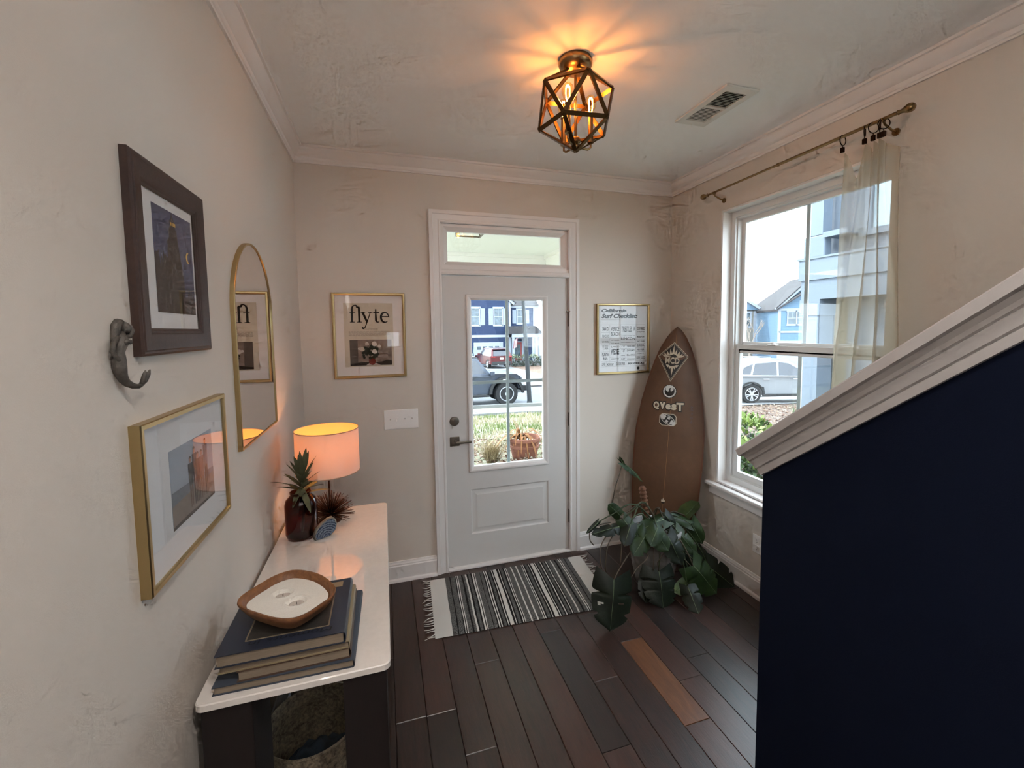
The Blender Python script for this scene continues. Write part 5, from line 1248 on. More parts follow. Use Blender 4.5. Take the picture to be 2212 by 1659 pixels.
def strap(p0, d, ln, wd_, n=9):
    pts = []; p = Vector(p0); v_ = Vector(d)
    for i in range(n+1):
        pts.append(p.copy()); p = p+v_*(ln/n); v_.z -= .28
        if v_.length > 1.2: v_ = v_/v_.length*1.2
    vs = []; s_ = Vector((-d[1],d[0],0)).normalized() if abs(d[0])+abs(d[1])>1e-3 else Vector((1,0,0))
    for i,q in enumerate(pts):
        w = wd_*(1-(i/n)**2*.85); vs += [q-s_*w/2,q+Vector((0,0,.01)),q+s_*w/2]
    return MB().add(vs,[[i*3+k,i*3+k+1,(i+1)*3+k+1,(i+1)*3+k] for i in range(n) for k in range(2)])
c3 = Vector((pc_.x-.04,3.52,pz+.32))
for i in range(30):
    a = rr_.uniform(2.2,5.4); strap(c3+Vector((rr_.uniform(-.03,.03),rr_.uniform(-.03,.03),0)),(math.cos(a)*rr_.uniform(.4,1.0),math.sin(a)*rr_.uniform(.1,.5),rr_.uniform(.6,1.2)),rr_.uniform(.4,.78),.042).build('leaf',dead if i%3 else dead2,dp,True)
for i in range(4): MB().tube([c3,c3+Vector((rr_.uniform(-.14,.0),rr_.uniform(-.05,.05),rr_.uniform(.28,.42)))],[.016,.008],6).build('stalk',dead2,dp,True)
gp = P(1062,990,1,3.5); gz = zt(gp.x,3.5)
og = thing('ornamental_grass','dry tan ornamental grass clump beside the terracotta pot','grass',(gp.x,3.5,gz)); rr_ = random.Random(3)
b = MB()
for i in range(420):
    a = rr_.uniform(0,2*PI); q_ = rr_.uniform(.1,.9); d = Vector((math.cos(a)*q_,math.sin(a)*q_,1.0)); ln = rr_.uniform(.2,.42); p = Vector((gp.x+rr_.uniform(-.07,.07),3.5+rr_.uniform(-.06,.06),gz))
    s_ = Vector((-d.y,d.x,0)).normalized()*.0035; m1 = p+d*ln*.6; m2 = p+d*ln-Vector((0,0,.12*q_))
    b.add([p-s_,p+s_,m1+s_,m1-s_,m2],[(0,1,2,3),(3,2,4)])
b.build('blades',dead2,og,False,None,False)['kind'] = 'stuff'
# scattered leaf litter and grass tufts (nobody could count them)
b = MB(); rr_ = random.Random(17)
cols = [M('litter_tan',(.46,.38,.31),.9),M('litter_brown',(.30,.19,.13),.9),M('litter_pale',(.55,.51,.45),.9)]
for i in range(5200):
    if i < 3400: x = rr_.uniform(5.3,13.5); y = rr_.uniform(1.6,9.0)
    else: x = rr_.uniform(1.0,4.0); y = rr_.uniform(3.0,5.6)
    z = zt(x,y)+.045; a = rr_.uniform(0,2*PI); s_ = rr_.uniform(.02,.055); t_ = rr_.uniform(-.02,.03)
    c_,sn = math.cos(a)*s_,math.sin(a)*s_; b.cur = i%3
    b.add([(x-c_,y-sn,z),(x+sn*.5,y-c_*.5,z+t_+.01),(x+c_,y+sn,z+.02),(x-sn*.5,y+c_*.5,z+t_)],[(0,1,2,3)])
tag(b.build('leaf_litter',cols,None,False,None,False),'scattered dry leaves over the mulch and lawn','leaves',None,'stuff')
b = MB(); gr = [M('grass_green',(.38,.43,.24),.9),M('grass_straw',(.58,.55,.44),.9)]
for i in range(9000):
    x = rr_.uniform(.8,6.5); y = rr_.uniform(4.2,9.8); z = zt(x,y)-.02
    b.cur = 0 if mnoise.noise(Vector((x*.8,y*.8,0)))+.25*rr_.uniform(-1,1) > .08 else 1
    a = rr_.uniform(0,2*PI); l = rr_.uniform(.03,.09); w_ = .012; dx,dy = math.cos(a)*w_,math.sin(a)*w_; t_ = rr_.uniform(-.03,.03)
    b.add([(x-dx,y-dy,z),(x+dx,y+dy,z),(x+t_,y+t_,z+l+.02)],[(0,1,2)])
tag(b.build('grass_tufts',gr,None,False,None,False),'short green and straw grass blades on the lawn','grass',None,'stuff')

# leafy shrubs outside the window
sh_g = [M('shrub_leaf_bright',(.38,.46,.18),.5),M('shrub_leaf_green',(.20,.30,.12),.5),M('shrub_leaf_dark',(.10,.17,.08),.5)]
def shrub(label, c, rx, rz, n, ls, mats, seed, name='shrub', group=None):
    r_ = random.Random(seed); t_ = thing(name,label,'shrub',tuple(c),group); b = MB(); cen_ = Vector(c)+Vector((0,0,rz*.55))
    for i in range(n):
        d = Vector((r_.gauss(0,1),r_.gauss(0,1),r_.gauss(0,1))).normalized(); q_ = r_.uniform(.62,1.02)
        p = cen_+Vector((d.x*rx*q_,d.y*rx*q_,d.z*rz*.55*q_)); p.z = max(p.z,c[2]+.02)
        s_ = Vector((r_.gauss(0,1),r_.gauss(0,1),r_.gauss(0,1))).normalized(); u_ = (d+.7*s_).normalized(); v_ = u_.cross(s_).normalized()
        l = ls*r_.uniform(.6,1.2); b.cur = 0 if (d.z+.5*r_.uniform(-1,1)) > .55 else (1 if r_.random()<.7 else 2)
        b.add([p,p+u_*l*.5+v_*l*.28,p+u_*l,p+u_*l*.5-v_*l*.28],[(0,1,2,3)])
    b.build('foliage',mats,t_,False,None,False)['kind'] = 'stuff'
    st = MB()
    for i in range(5):
        a = 2*PI*i/5; st.tube([Vector(c),Vector(c)+Vector((.35*rx*math.cos(a),.35*rx*math.sin(a),rz*.6))],[.016,.007],5)
    st.build('stems',M('shrub_bark',(.25,.20,.16),.9),t_)
    return t_
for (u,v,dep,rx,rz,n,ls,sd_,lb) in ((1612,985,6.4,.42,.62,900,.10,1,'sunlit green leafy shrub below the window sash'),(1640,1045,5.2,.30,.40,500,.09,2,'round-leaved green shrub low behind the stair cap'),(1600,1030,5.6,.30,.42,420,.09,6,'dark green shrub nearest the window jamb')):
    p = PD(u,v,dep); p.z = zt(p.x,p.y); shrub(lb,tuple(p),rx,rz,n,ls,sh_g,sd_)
p = PD(1722,850,10.5); p.z = zt(p.x,p.y)
gs = thing('spiky_grass','tall spiky grass clump beside the white porch column','grass',tuple(p)); b = MB(); rr_ = random.Random(5)
for i in range(60):
    a = rr_.uniform(0,2*PI); d = Vector((math.cos(a)*.35,math.sin(a)*.35,1)); l = rr_.uniform(.3,.6); s_ = Vector((-d.y,d.x,0)).normalized()*.008
    b.add([p-s_,p+s_,p+d*l],[(0,1,2)])
b.build('blades',sh_g[1],gs,False,None,False)['kind']='stuff'

# ------------------------------------------------------------------ own porch beyond the door
porch_c = M('porch_ceiling_green',(.93,.94,.92),.7); porch_w = M('porch_trim_white',(.95,.94,.92),.6)
ZP = 2.78
struct(MB().box((-.6,.15,ZP),(3.4,3.5,ZP+.05)).build('ceiling_porch',porch_c))
struct(MB().box((-.6,3.30,ZP-.36),(3.4,3.50,ZP),.01).box((2.83,.15,ZP-.36),(3.03,3.30,ZP),.01).box((-.6,.15,ZP-.36),(-.4,3.3,ZP),.01).box((-.4,3.28,ZP-.05),(2.83,3.30,ZP)).box((2.80,.15,ZP-.05),(2.83,3.28,ZP)).build('trim_8',porch_w))
struct(MB().box((-.6,.15,-.20),(3.4,1.9,-.02)).build('floor_porch',conc))
for (x,y,lb) in ((-.5,3.40,'white square porch post left of the front path'),):
    pst = thing('porch_post',lb,'post',(x,y,-.3)); MB().box((x-.09,y-.09,-.5),(x+.09,y+.09,ZP-.36)).build('shaft',porch_w,pst); MB().box((x-.11,y-.11,ZP-.46),(x+.11,y+.11,ZP-.36)).build('capital',porch_w,pst)
lc_ = P(1016,506,2,2.545); lx_,ly_ = lc_.x,lc_.y
pl_ = thing('porch_lantern','square porch ceiling lantern with warm bulbs seen through the transom','lantern',(lx_,ly_,ZP))
MB().box((lx_-.06,ly_-.06,ZP-.02),(lx_+.06,ly_+.06,ZP)).tube([(lx_,ly_,ZP-.02),(lx_,ly_,ZP-.05)],.008,8).build('canopy',nickel,pl_)
b = MB(); zz0,zz1 = ZP-.24,ZP-.05
for sx in (-1,1):
    for sy in (-1,1): b.box((lx_+sx*.11-.006,ly_+sy*.11-.006,zz0),(lx_+sx*.11+.006,ly_+sy*.11+.006,zz1))
    b.box((lx_+sx*.11-.006,ly_-.11,zz0),(lx_+sx*.11+.006,ly_+.11,zz0+.012)).box((lx_+sx*.11-.006,ly_-.11,zz1-.012),(lx_+sx*.11+.006,ly_+.11,zz1)).box((lx_-.11,ly_+sx*.11-.006,zz0),(lx_+.11,ly_+sx*.11+.006,zz0+.012)).box((lx_-.11,ly_+sx*.11-.006,zz1-.012),(lx_+.11,ly_+sx*.11+.006,zz1))
b.build('cage',nickel,pl_)
for dx in (-.035,.04): MB().lathe([(.006,zz0+.05),(.016,zz0+.085),(.014,zz0+.11),(0,zz0+.13)],(lx_+dx,ly_,0),10).build('bulb',M('lit_porch_bulb',(1,.8,.4),.5,emit=(1,.8,.42),estr=3),pl_)

# ------------------------------------------------------------------ vehicles
tyre_m = M('tyre_rubber',(.11,.11,.115),.9); alloy = M('alloy_rim',(.72,.73,.75),.35,.8); tint = M('tinted_car_glass',(.10,.13,.18),.08,0,spec=.8); trimk = M('black_car_trim',(.09,.095,.10),.6)
def vehicle(name,label,loc,head,paintm,width,low,cabin,zb,wheels,wr,wwid,windows,taper=.12,extra=None,rim_ring=None,spokes=10):
    """side profile in metres (x forward, z up); low = lower body outline, cabin = greenhouse outline"""
    t_ = thing(name,label,'car',tuple(loc)); hv = Vector(head).normalized(); lv = Vector((-hv.y,hv.x,0)); o_ = Vector(loc)
    Tm = Matrix(((hv.x,lv.x,0,o_.x),(hv.y,lv.y,0,o_.y),(0,0,1,o_.z),(0,0,0,1)))
    hwid = width/2; zt_ = max(z for _,z in cabin)
    def yw(z): return hwid*(1-taper*max(0,(z-zb)/(zt_-zb)))
    n_ = len(low); b = MB()
    rings = [(-hwid*.93,.985),(-hwid,.97),(hwid,.97),(hwid*.93,.985)]
    vs = []
    for yy,k in ((-hwid*.90,1),(-hwid,.975),(hwid,.975),(hwid*.90,1)):
        cx_ = sum(x for x,_ in low)/n_; vs += [(cx_+(x-cx_)*k, yy, z) for x,z in low]
    b.add(vs,[list(range(n_)),[3*n_+i for i in range(n_)][::-1]]+[[j*n_+i,j*n_+(i+1)%n_,(j+1)*n_+(i+1)%n_,(j+1)*n_+i] for j in range(3) for i in range(n_)])
    b.move(Tm).build('body',paintm,t_,True,30)
    n_ = len(cabin); b = MB().add([(x,-yw(z)*.965,z) for x,z in cabin]+[(x,yw(z)*.965,z) for x,z in cabin],[list(range(n_)),[n_+i for i in range(n_)][::-1]]+[[i,(i+1)%n_,n_+(i+1)%n_,n_+i] for i in range(n_)])
    b.move(Tm).build('cabin',paintm,t_,True,30)
    for wpoly in windows:
        for sgn in (-1,1):
            m_ = len(wpoly); MB().add([(x,sgn*(yw(z)*.965+.004),z) for x,z in wpoly]+[(x,sgn*(yw(z)*.965-.01),z) for x,z in wpoly],[list(range(m_))]+[[i,(i+1)%m_,m_+(i+1)%m_,m_+i] for i in range(m_)]).move(Tm).build('side_window',tint,t_)
    for wx in wheels:
        for sgn in (-1,1):
            yo = sgn*(hwid-wwid*.45); a0,a1 = -wwid/2,wwid/2
            w_ = MB().lathe([(wr*.62,a0),(wr*.94,a0),(wr,a0+.04),(wr,a1-.04),(wr*.94,a1),(wr*.62,a1)],(wx,yo,wr),28,'y',cap=False).lathe([(wr*.62,a0*.8),(0,a0*.8)],(wx,yo,wr),28,'y',cap=False).lathe([(wr*.62,a1*.8),(0,a1*.8)],(wx,yo,wr),28,'y',cap=False)
            tw_ = w_.move(Tm).build('wheel',tyre_m,t_,True,40)
            r_ = MB(); ys = yo+sgn*wwid*.48
            if rim_ring: r_.tube([(wx+wr*.60*math.cos(2*PI*i/24),ys,wr+wr*.60*math.sin(2*PI*i/24)) for i in range(25)],.022,6,False).lathe([(.06,0),(.06,sgn*.02)],(wx,ys-sgn*.03,wr),12,'y')
            else:
                r_.tube([(wx+wr*.66*math.cos(2*PI*i/24),ys,wr+wr*.66*math.sin(2*PI*i/24)) for i in range(25)],.014,6,False)
                for i in range(spokes):
                    a = 2*PI*(i+(.25 if i%2 else -.25)*.8)/spokes; r_.bar((wx,ys,wr),(wx+wr*.66*math.cos(a),ys,wr+wr*.66*math.sin(a)),.034,.02,(0,1,0))
                r_.lathe([(.05,0),(.05,sgn*.012)],(wx,ys,wr),12,'y')
            r_.move(Tm).build('rim',alloy,tw_,True,40)
    def put(nm,mb,mt_,par=None): return mb.move(Tm).build(nm,mt_,par or t_)
    if extra: extra(put,hwid,yw)
    return t_
# dark off-road vehicle at the kerb
slate = M('slate_car_paint',(.22,.25,.30),.3,.35,coat=.6)
def ex1(put,hw_,yw):
    for s in (-1,1):
        put('mirror',MB().box((.86,s*(hw_-.02),1.16),(1.02,s*(hw_+.20),1.34),.03),slate)
        put('fender_flare',MB().sweep([(0,-.03),(.10,-.03),(.10,.07),(0,.07)],[(1.50+.58*math.cos(PI*i/14),s*hw_,.46+.56*math.sin(PI*i/14)) for i in range(15)],[(math.cos(PI*i/14),0,math.sin(PI*i/14)) for i in range(15)],[(0,s,0)]*15),trimk)
        put('fender_flare',MB().sweep([(0,-.03),(.10,-.03),(.10,.07),(0,.07)],[(-1.35+.58*math.cos(PI*i/14),s*hw_,.46+.56*math.sin(PI*i/14)) for i in range(15)],[(math.cos(PI*i/14),0,math.sin(PI*i/14)) for i in range(15)],[(0,s,0)]*15),trimk)
        put('headlight',MB().lathe([(.12,0),(.12,.03),(0,.04)],(2.12,s*.72,1.0),18,'x'),alloy)
        put('door_handle',MB().box((.12,s*(hw_-.01),1.03),(.28,s*(hw_+.03),1.07),.01),trimk)
        put('side_step',MB().box((-.75,s*(hw_-.12),.36),(.85,s*(hw_+.02),.44),.02),trimk)
    put('bumper',MB().box((2.08,-.86,.52),(2.34,.86,.74),.04),trimk)
    put('skid_plate',MB().box((2.0,-.5,.40),(2.22,.5,.54),.02),alloy)
    put('roof',MB().box((-1.95,-hw_*.86,1.80),(.42,hw_*.86,1.86),.03),trimk)
p = Vector((3.37,13.95,0)); p.z = zt(p.x+1,13.5)+.0
vehicle('offroad_car','slate grey boxy off-road car parked along the street',p,(1,-.02,0),slate,1.86,
    [(-2.1,.55),(-2.12,1.15),(.75,1.18),(1.0,1.22),(1.95,1.18),(2.10,1.08),(2.12,.70),(2.0,.62),(1.92,.95),(1.5,1.02),(1.08,.95),(.98,.46),(-.85,.46),(-.93,.95),(-1.35,1.02),(-1.77,.95),(-1.86,.55)],
    [(-2.05,1.12),(-1.98,1.82),(.40,1.82),(.86,1.24),(.95,1.12)],1.15,(1.50,-1.35),.44,.30,
    [[(-1.92,1.22),(-1.88,1.72),(-.95,1.72),(-.95,1.22)],[(-.88,1.22),(-.88,1.72),(-.12,1.72),(-.12,1.22)],[(-.05,1.22),(-.05,1.72),(.36,1.72),(.72,1.24)]],.10,ex1,True)
# red SUV in the driveway, seen from behind
red = M('red_car_paint',(.30,.075,.10),.3,.3,coat=.6); redl = M('red_tail_lamp',(.55,.06,.06),.3)
def ex2(put,hw_,yw):
    put('rear_window',MB().add([(-2.36,-.74,1.12),(-2.36,.74,1.12),(-2.06,.62,1.62),(-2.06,-.62,1.62)],[(0,1,2,3)]).move(Matrix.Translation((-.012,0,.0))),tint)
    put('rear_bumper',MB().box((-2.46,-.90,.34),(-2.28,.90,.62),.04),trimk)
    put('license_plate',MB().box((-2.425,-.16,.80),(-2.40,.16,.96),.01),M('white_plate',(.8,.8,.8),.5))
    put('exhaust',MB().lathe([(.045,-2.48),(.045,-2.3)],(0,.35,.36),12,'x'),alloy)
    put('roof_spoiler',MB().box((-2.22,-.68,1.64),(-1.9,.68,1.70),.02),red)
    for s in (-1,1):
        put('tail_lamp',MB().box((-2.42,s*.55,.98),(-2.30,s*.93,1.07),.02),redl)
        put('roof_rail',MB().tube([(-1.9,s*.62,1.74),(.2,s*.62,1.76)],.022,8),alloy)
        put('mirror',MB().box((.62,s*(hw_-.02),1.08),(.78,s*(hw_+.20),1.24),.03),red)
rc_ = P(1079,780,1,34.0); p = Vector((rc_.x-.15,36.0,zt(rc_.x,34.5)+.05))
vehicle('suv','red suv with white plate parked in the driveway across the street',p,(-.10,1,0),red,1.95,
    [(-2.38,.40),(-2.40,1.12),(.95,1.06),(2.1,.98),(2.38,.78),(2.40,.40),(1.92,.30),(1.86,.62),(1.45,.74),(1.04,.62),(.98,.30),(-.98,.30),(-1.04,.62),(-1.45,.74),(-1.86,.62),(-1.95,.40)],
    [(-2.36,1.08),(-2.02,1.70),(.05,1.72),(.92,1.06)],1.1,(1.45,-1.45),.38,.26,
    [[(-2.1,1.16),(-1.9,1.60),(-1.2,1.62),(-1.2,1.14)],[(-1.12,1.14),(-1.12,1.62),(-.32,1.63),(-.32,1.12)],[(-.25,1.12),(-.25,1.63),(.04,1.63),(.66,1.12)]],.18,ex2)
# white SUV seen side-on through the window
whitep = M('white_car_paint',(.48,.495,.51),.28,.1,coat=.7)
def ex3(put,hw_,yw):
    for s in (-1,1):
        put('mirror',MB().box((.58,s*(hw_-.02),1.00),(.78,s*(hw_+.20),1.17),.05),whitep)
        for x in (-.98,.12): put('door_handle',MB().box((x,s*(hw_-.012),.88),(x+.22,s*(hw_+.025),.92),.012),alloy)
        put('sill_trim',MB().box((-.98,s*(hw_-.05),.26),(.98,s*(hw_+.008),.36),.02),trimk)
        put('wheel_arch_trim',MB().sweep([(0,-.02),(.05,-.02),(.05,.012),(0,.012)],[(-1.38+.40*math.cos(PI*i/14),s*hw_*.99,.36+.40*math.sin(PI*i/14)) for i in range(15)],[(math.cos(PI*i/14),0,math.sin(PI*i/14)) for i in range(15)],[(0,s,0)]*15),trimk)
        put('roof_rail',MB().tube([(-1.7,s*.60,1.60),(-.8,s*.60,1.63),(.1,s*.60,1.60)],.02,8),alloy)
        put('tail_lamp',MB().box((-2.26,s*.6,.86),(-2.02,s*.93,1.0),.03),redl)
wp = Vector((13.27,9.88,0)); hd_ = Vector((.953,-.303,0)); side = Vector((.303,.953,0))
p = wp+hd_*1.38+side*.80; p.z = zt(wp.x,wp.y)+.05-.02
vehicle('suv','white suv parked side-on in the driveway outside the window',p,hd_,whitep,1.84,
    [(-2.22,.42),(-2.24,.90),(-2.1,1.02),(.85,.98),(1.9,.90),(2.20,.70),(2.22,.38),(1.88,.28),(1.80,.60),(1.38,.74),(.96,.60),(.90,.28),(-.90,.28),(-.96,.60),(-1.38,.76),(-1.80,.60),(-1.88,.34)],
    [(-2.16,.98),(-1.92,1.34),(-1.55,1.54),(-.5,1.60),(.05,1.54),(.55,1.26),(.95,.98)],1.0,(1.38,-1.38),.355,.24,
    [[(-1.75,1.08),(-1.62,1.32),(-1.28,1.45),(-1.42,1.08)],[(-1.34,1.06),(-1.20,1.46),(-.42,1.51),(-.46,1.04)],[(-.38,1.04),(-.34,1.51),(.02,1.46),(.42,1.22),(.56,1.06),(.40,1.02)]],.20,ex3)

# ------------------------------------------------------------------ houses across the street
def siding(name, col):
    t = NT(name); tc = t.new('ShaderNodeTexCoord'); sp = t.new('ShaderNodeSeparateXYZ'); t.link(tc.outputs['Object'],sp.inputs[0])
    m1 = t.new('ShaderNodeMath'); m1.operation='MULTIPLY'; m1.inputs[1].default_value=1/.16; t.link(sp.outputs[2],m1.inputs[0])
    m2 = t.new('ShaderNodeMath'); m2.operation='FRACT'; t.link(m1.outputs[0],m2.inputs[0])
    t.b.inputs['Base Color'].default_value=(*lin(col),1); t.b.inputs['Roughness'].default_value=.7; t.bump(m2.outputs[0],1,.03); return t.m
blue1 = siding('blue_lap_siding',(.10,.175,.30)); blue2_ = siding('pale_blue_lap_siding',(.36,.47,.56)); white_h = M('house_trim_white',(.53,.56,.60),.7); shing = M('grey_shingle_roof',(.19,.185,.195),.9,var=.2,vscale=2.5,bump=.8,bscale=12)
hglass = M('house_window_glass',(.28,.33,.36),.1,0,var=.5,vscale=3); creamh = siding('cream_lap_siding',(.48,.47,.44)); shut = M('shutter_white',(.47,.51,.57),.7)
def hwindow(par,o_,U,N,w,h,shw=0,grid=True):
    """double-hung window; o_ = centre of the sill line on the wall, U along the wall, N outwards"""
    o_,U,N = Vector(o_),Vector(U).normalized(),Vector(N).normalized(); Z = Vector((0,0,1))
    def bx(a0,a1,b0,b1,n0,n1): 
        q = [o_+U*a+Z*b_+N*c_ for c_ in (n0,n1) for a,b_ in ((a0,b0),(a1,b0),(a1,b1),(a0,b1))]
        return MB().add(q,[(0,3,2,1),(4,5,6,7),(0,1,5,4),(1,2,6,5),(2,3,7,6),(3,0,4,7)])
    f = bx(-w/2-.10,-w/2,-.1,h+.1,-.02,.06)
    for a in ((w/2,w/2+.10,-.1,h+.1),(-w/2-.16,w/2+.16,h,h+.18),(-w/2-.14,w/2+.14,-.16,0),(-w/2,w/2,h/2-.03,h/2+.03)): join(f,bx(*a,-.02,.065))
    if grid: join(f,bx(-.012,.012,h/2,h,-.02,.05))
    wo = f.build('window',white_h,par)
    for (b0,b1) in ((0,h/2-.03),(h/2+.03,h)): bx(-w/2,w/2,b0,b1,-.02,.02).build('pane',hglass,wo)
    if shw:
        for s in (-1,1):
            a0 = s*(w/2+.13); sh_ = bx(min(a0,a0+s*shw),max(a0,a0+s*shw),-.04,h+.02,-.01,.05).build('shutter',shut,wo)
    return wo
# --- house A, directly across
HY = 39.0; GZ = zt(10,HY)-.1
ha = thing('house','deep blue two-storey house with white shutters straight across the street','house',(11,HY+4,GZ))
def hb(a,b_,bev=0): return MB().box(a,b_,bev)
gx0_,gx1_ = 7.7,12.40
b = MB().prism([(gx0_,GZ),(gx1_,GZ),(gx1_,4.45),((gx0_+gx1_)/2,6.35),(gx0_,4.45)],(0,HY,0),(1,0,0),(0,0,1),-8,0)
b.build('wall',blue1,ha)
hb((gx1_,HY+1.0,GZ),(15.3,HY+8,4.05)).build('wall',blue1,ha)
# trim
tr = hb((gx0_-.1,HY-.05,.99),(gx1_+.06,HY+.1,1.24)); join(tr,hb((gx1_-.14,HY-.05,GZ),(gx1_+.06,HY+.1,4.4))); join(tr,hb((gx0_-.06,HY-.05,GZ),(gx0_+.14,HY+.1,4.4)))
join(tr,hb((15.12,HY+.95,GZ),(15.34,HY+1.1,4.0))); join(tr,hb((gx1_,HY+.85,3.92),(15.7,HY+1.1,4.12)))
mid_ = (gx0_+gx1_)/2
for s in (-1,1): tr.bar((mid_,HY-.06,6.36),(mid_+s*(gx1_-gx0_+.9)/2,HY-.06,4.12),.14,.34,(0,1,0)) if 0 else tr.bar((mid_,HY-.12,6.42),(mid_+s*(gx1_-gx0_+.8)/2,HY-.12,4.24),.20,.26,(-s*.6,0,.8))
tr.build('trim_board',white_h,ha)
b = MB()
for s in (-1,1): b.bar((mid_,HY+3.8,6.62),(mid_+s*(gx1_-gx0_+1.1)/2,HY+3.8,4.30),8.2,.10,(-s*.6,0,.8))
b.build('roof',shing,ha)
MB().prism([(HY+.75,4.12),(HY+8.4,4.12),(HY+4.6,6.4)],(12.2,0,0),(0,1,0),(0,0,1),0,3.55).build('roof',shing,ha)
for xw in (8.92,11.20): hwindow(ha,(xw,HY,2.22),(1,0,0),(0,-1,0),.78,1.55,.44)
hwindow(ha,(13.80,HY+1.0,2.38),(1,0,0),(0,-1,0),.68,1.30,.42)
gd = hb((8.9,HY-.06,GZ),(11.45,HY+.02,.34)); join(gd,hb((8.72,HY-.08,GZ),(8.9,HY+.02,.52))); join(gd,hb((11.45,HY-.08,GZ),(11.63,HY+.02,.52))); join(gd,hb((8.9,HY-.08,.34),(11.45,HY+.02,.52)))
gdo = gd.build('garage_door',white_h,ha)
for i in range(4): hb((9.02+.60*i,HY-.075,-.18),(9.42+.60*i,HY-.055,.14)).build('pane',hglass,gdo)
for i in range(3): hb((8.9,HY-.066,-.35-.5*i),(11.45,HY-.058,-.33-.5*i)).build('panel_joint',M('joint_grey',(.5,.52,.55),.8),gdo)
# porch
PYH = HY-1.2
MB().prism([(11.9,1.34),(15.35,1.34),(14.6,2.05),(11.9,2.05)],(0,PYH-.25,0),(1,0,0),(0,0,1),-2.4,0).build('porch_roof',shing,ha)
hb((12.2,PYH-.15,.98),(15.2,PYH+.1,1.34)).build('porch_beam',white_h,ha)
for x in (12.35,14.35,14.98): hb((x-.10,PYH-.10,GZ),(x+.10,PYH+.10,1.0)).build('porch_column',white_h,ha)
hb((12.2,PYH-.2,GZ),(15.3,HY+1,GZ+.45)).build('porch_floor',conc,ha)
dd = hb((12.95,HY+.9,GZ+.45),(13.85,HY+1.02,.45)).build('front_door',M('faded_red_door',(.48,.18,.18),.5),ha)
hb((13.12,HY+.88,GZ+.75),(13.68,HY+.95,.22)).build('pane',hglass,dd)
dt = hb((12.75,HY+.88,GZ+.4),(12.93,HY+1.02,.85)); join(dt,hb((13.87,HY+.88,GZ+.4),(14.05,HY+1.02,.85))); join(dt,hb((12.75,HY+.86,.45),(14.05,HY+1.02,.56))); join(dt,hb((12.75,HY+.86,.80),(14.05,HY+1.02,.95))); dt.build('door_trim',white_h,ha)
# flag
fl = thing('porch_flag','small red and white striped flag on the far porch column','flag',(12.35,PYH-.15,.3))
MB().tube([(12.35,PYH-.12,.35),(12.72,PYH-.7,1.05)],.02,6).build('pole',white_h,fl)
b = MB(); b2 = []
for i in range(7):
    b.cur = i%2; b.add([(12.60-.05*i,PYH-.62,.95-.04*i-.0),(12.55-.05*i,PYH-.60,.93-.04*i),(12.50-.05*i,PYH-.5,.05-.02*i),(12.56-.05*i,PYH-.52,.06-.02*i)],[(0,1,2,3)])
b.build('cloth',[M('flag_red',(.45,.14,.18),.8),M('flag_white',(.78,.78,.80),.8)],fl,False,None,False)
# hedge
hd_g = [M('hedge_bright',(.42,.46,.36),.7),M('hedge_mid',(.25,.30,.25),.7),M('hedge_dark',(.15,.18,.17),.7)]
for i,(x,y) in enumerate(((12.1,36.6),(13.0,36.7),(13.9,36.5),(14.8,36.3),(15.7,36.2))):
    shrub(['dark clipped shrub nearest the far driveway','clipped shrub below the far porch door','clipped shrub in the middle of the far hedge','clipped shrub below the far porch columns','clipped shrub at the right end of the far hedge'][i],(x,y,zt(x,y)),.45,1.0,420,.16,hd_g,30+i,'hedge_shrub','hedge across the street')
# --- house B, seen through the right-hand window
c_ = PD(1683,668,40); le = PD(1618,668,47); re_ = PD(1775,662,39); gzb = -2.0
c_.z = le.z = re_.z = 0
hbn = thing('house','pale blue two-storey house with grey roof seen through the window','house',(c_.x,c_.y,gzb))
zl = 3.30
def wall_seg(p,q,z0,z1,th,name,mat,par,gable=None):
    U = (q-p); L_ = U.length; U.normalize(); N = Vector((U.y,-U.x,0))
    if N.dot(CAM-p) < 0: N = -N
    poly = [(0,z0),(L_,z0),(L_,z1)]+([(L_*gable[0],gable[1])] if gable else [])+[(0,z1)]
    n_ = len(poly); vs = [p+U*a+Vector((0,0,b_)) for a,b_ in poly]+[p+U*a+Vector((0,0,b_))-N*th for a,b_ in poly]
    return MB().add(vs,[list(range(n_)),[n_+i for i in range(n_)][::-1]]+[[i,(i+1)%n_,n_+(i+1)%n_,n_+i] for i in range(n_)]).build(name,mat,par),U,N
_,U1,N1 = wall_seg(le,c_,gzb,zl,.3,'wall',blue2_,hbn)
_,U2,N2 = wall_seg(c_,re_,gzb,zl+.2,.3,'wall',blue2_,hbn,(.5,5.0))
L2 = (re_-c_).length
tbx = MB()
def wbox(p,U,N,a0,a1,b0,b1,n0,n1):
    q = [p+U*a+Vector((0,0,b_))+N*k for k in (n0,n1) for a,b_ in ((a0,b0),(a1,b0),(a1,b1),(a0,b1))]
    return MB().add(q,[(0,3,2,1),(4,5,6,7),(0,1,5,4),(1,2,6,5),(2,3,7,6),(3,0,4,7)])
join(tbx,wbox(c_,U2,N2,-.08,.16,gzb,zl,0,.06)); join(tbx,wbox(c_,U2,N2,0,L2,1.15,1.32,0,.06)); join(tbx,wbox(c_,U2,N2,0,L2,zl-.15,zl+.05,0,.08)); join(tbx,wbox(le,U1,N1,0,(c_-le).length,zl-.18,zl+.02,0,.10))
Zv = Vector((0,0,1))
for s,(a,b_) in enumerate((((-.3,zl-.05),(L2/2,5.15)),((L2/2,5.15),(L2+.3,zl-.05)))): tbx.bar(c_+U2*a[0]+Zv*a[1]+N2*.1,c_+U2*b_[0]+Zv*b_[1]+N2*.1,.10,.26,tuple(N2)) if 0 else tbx.bar(c_+U2*a[0]+Zv*a[1]+N2*.12,c_+U2*b_[0]+Zv*b_[1]+N2*.12,.24,.22,(0,0,1))
tbx.build('trim_board',white_h,hbn)
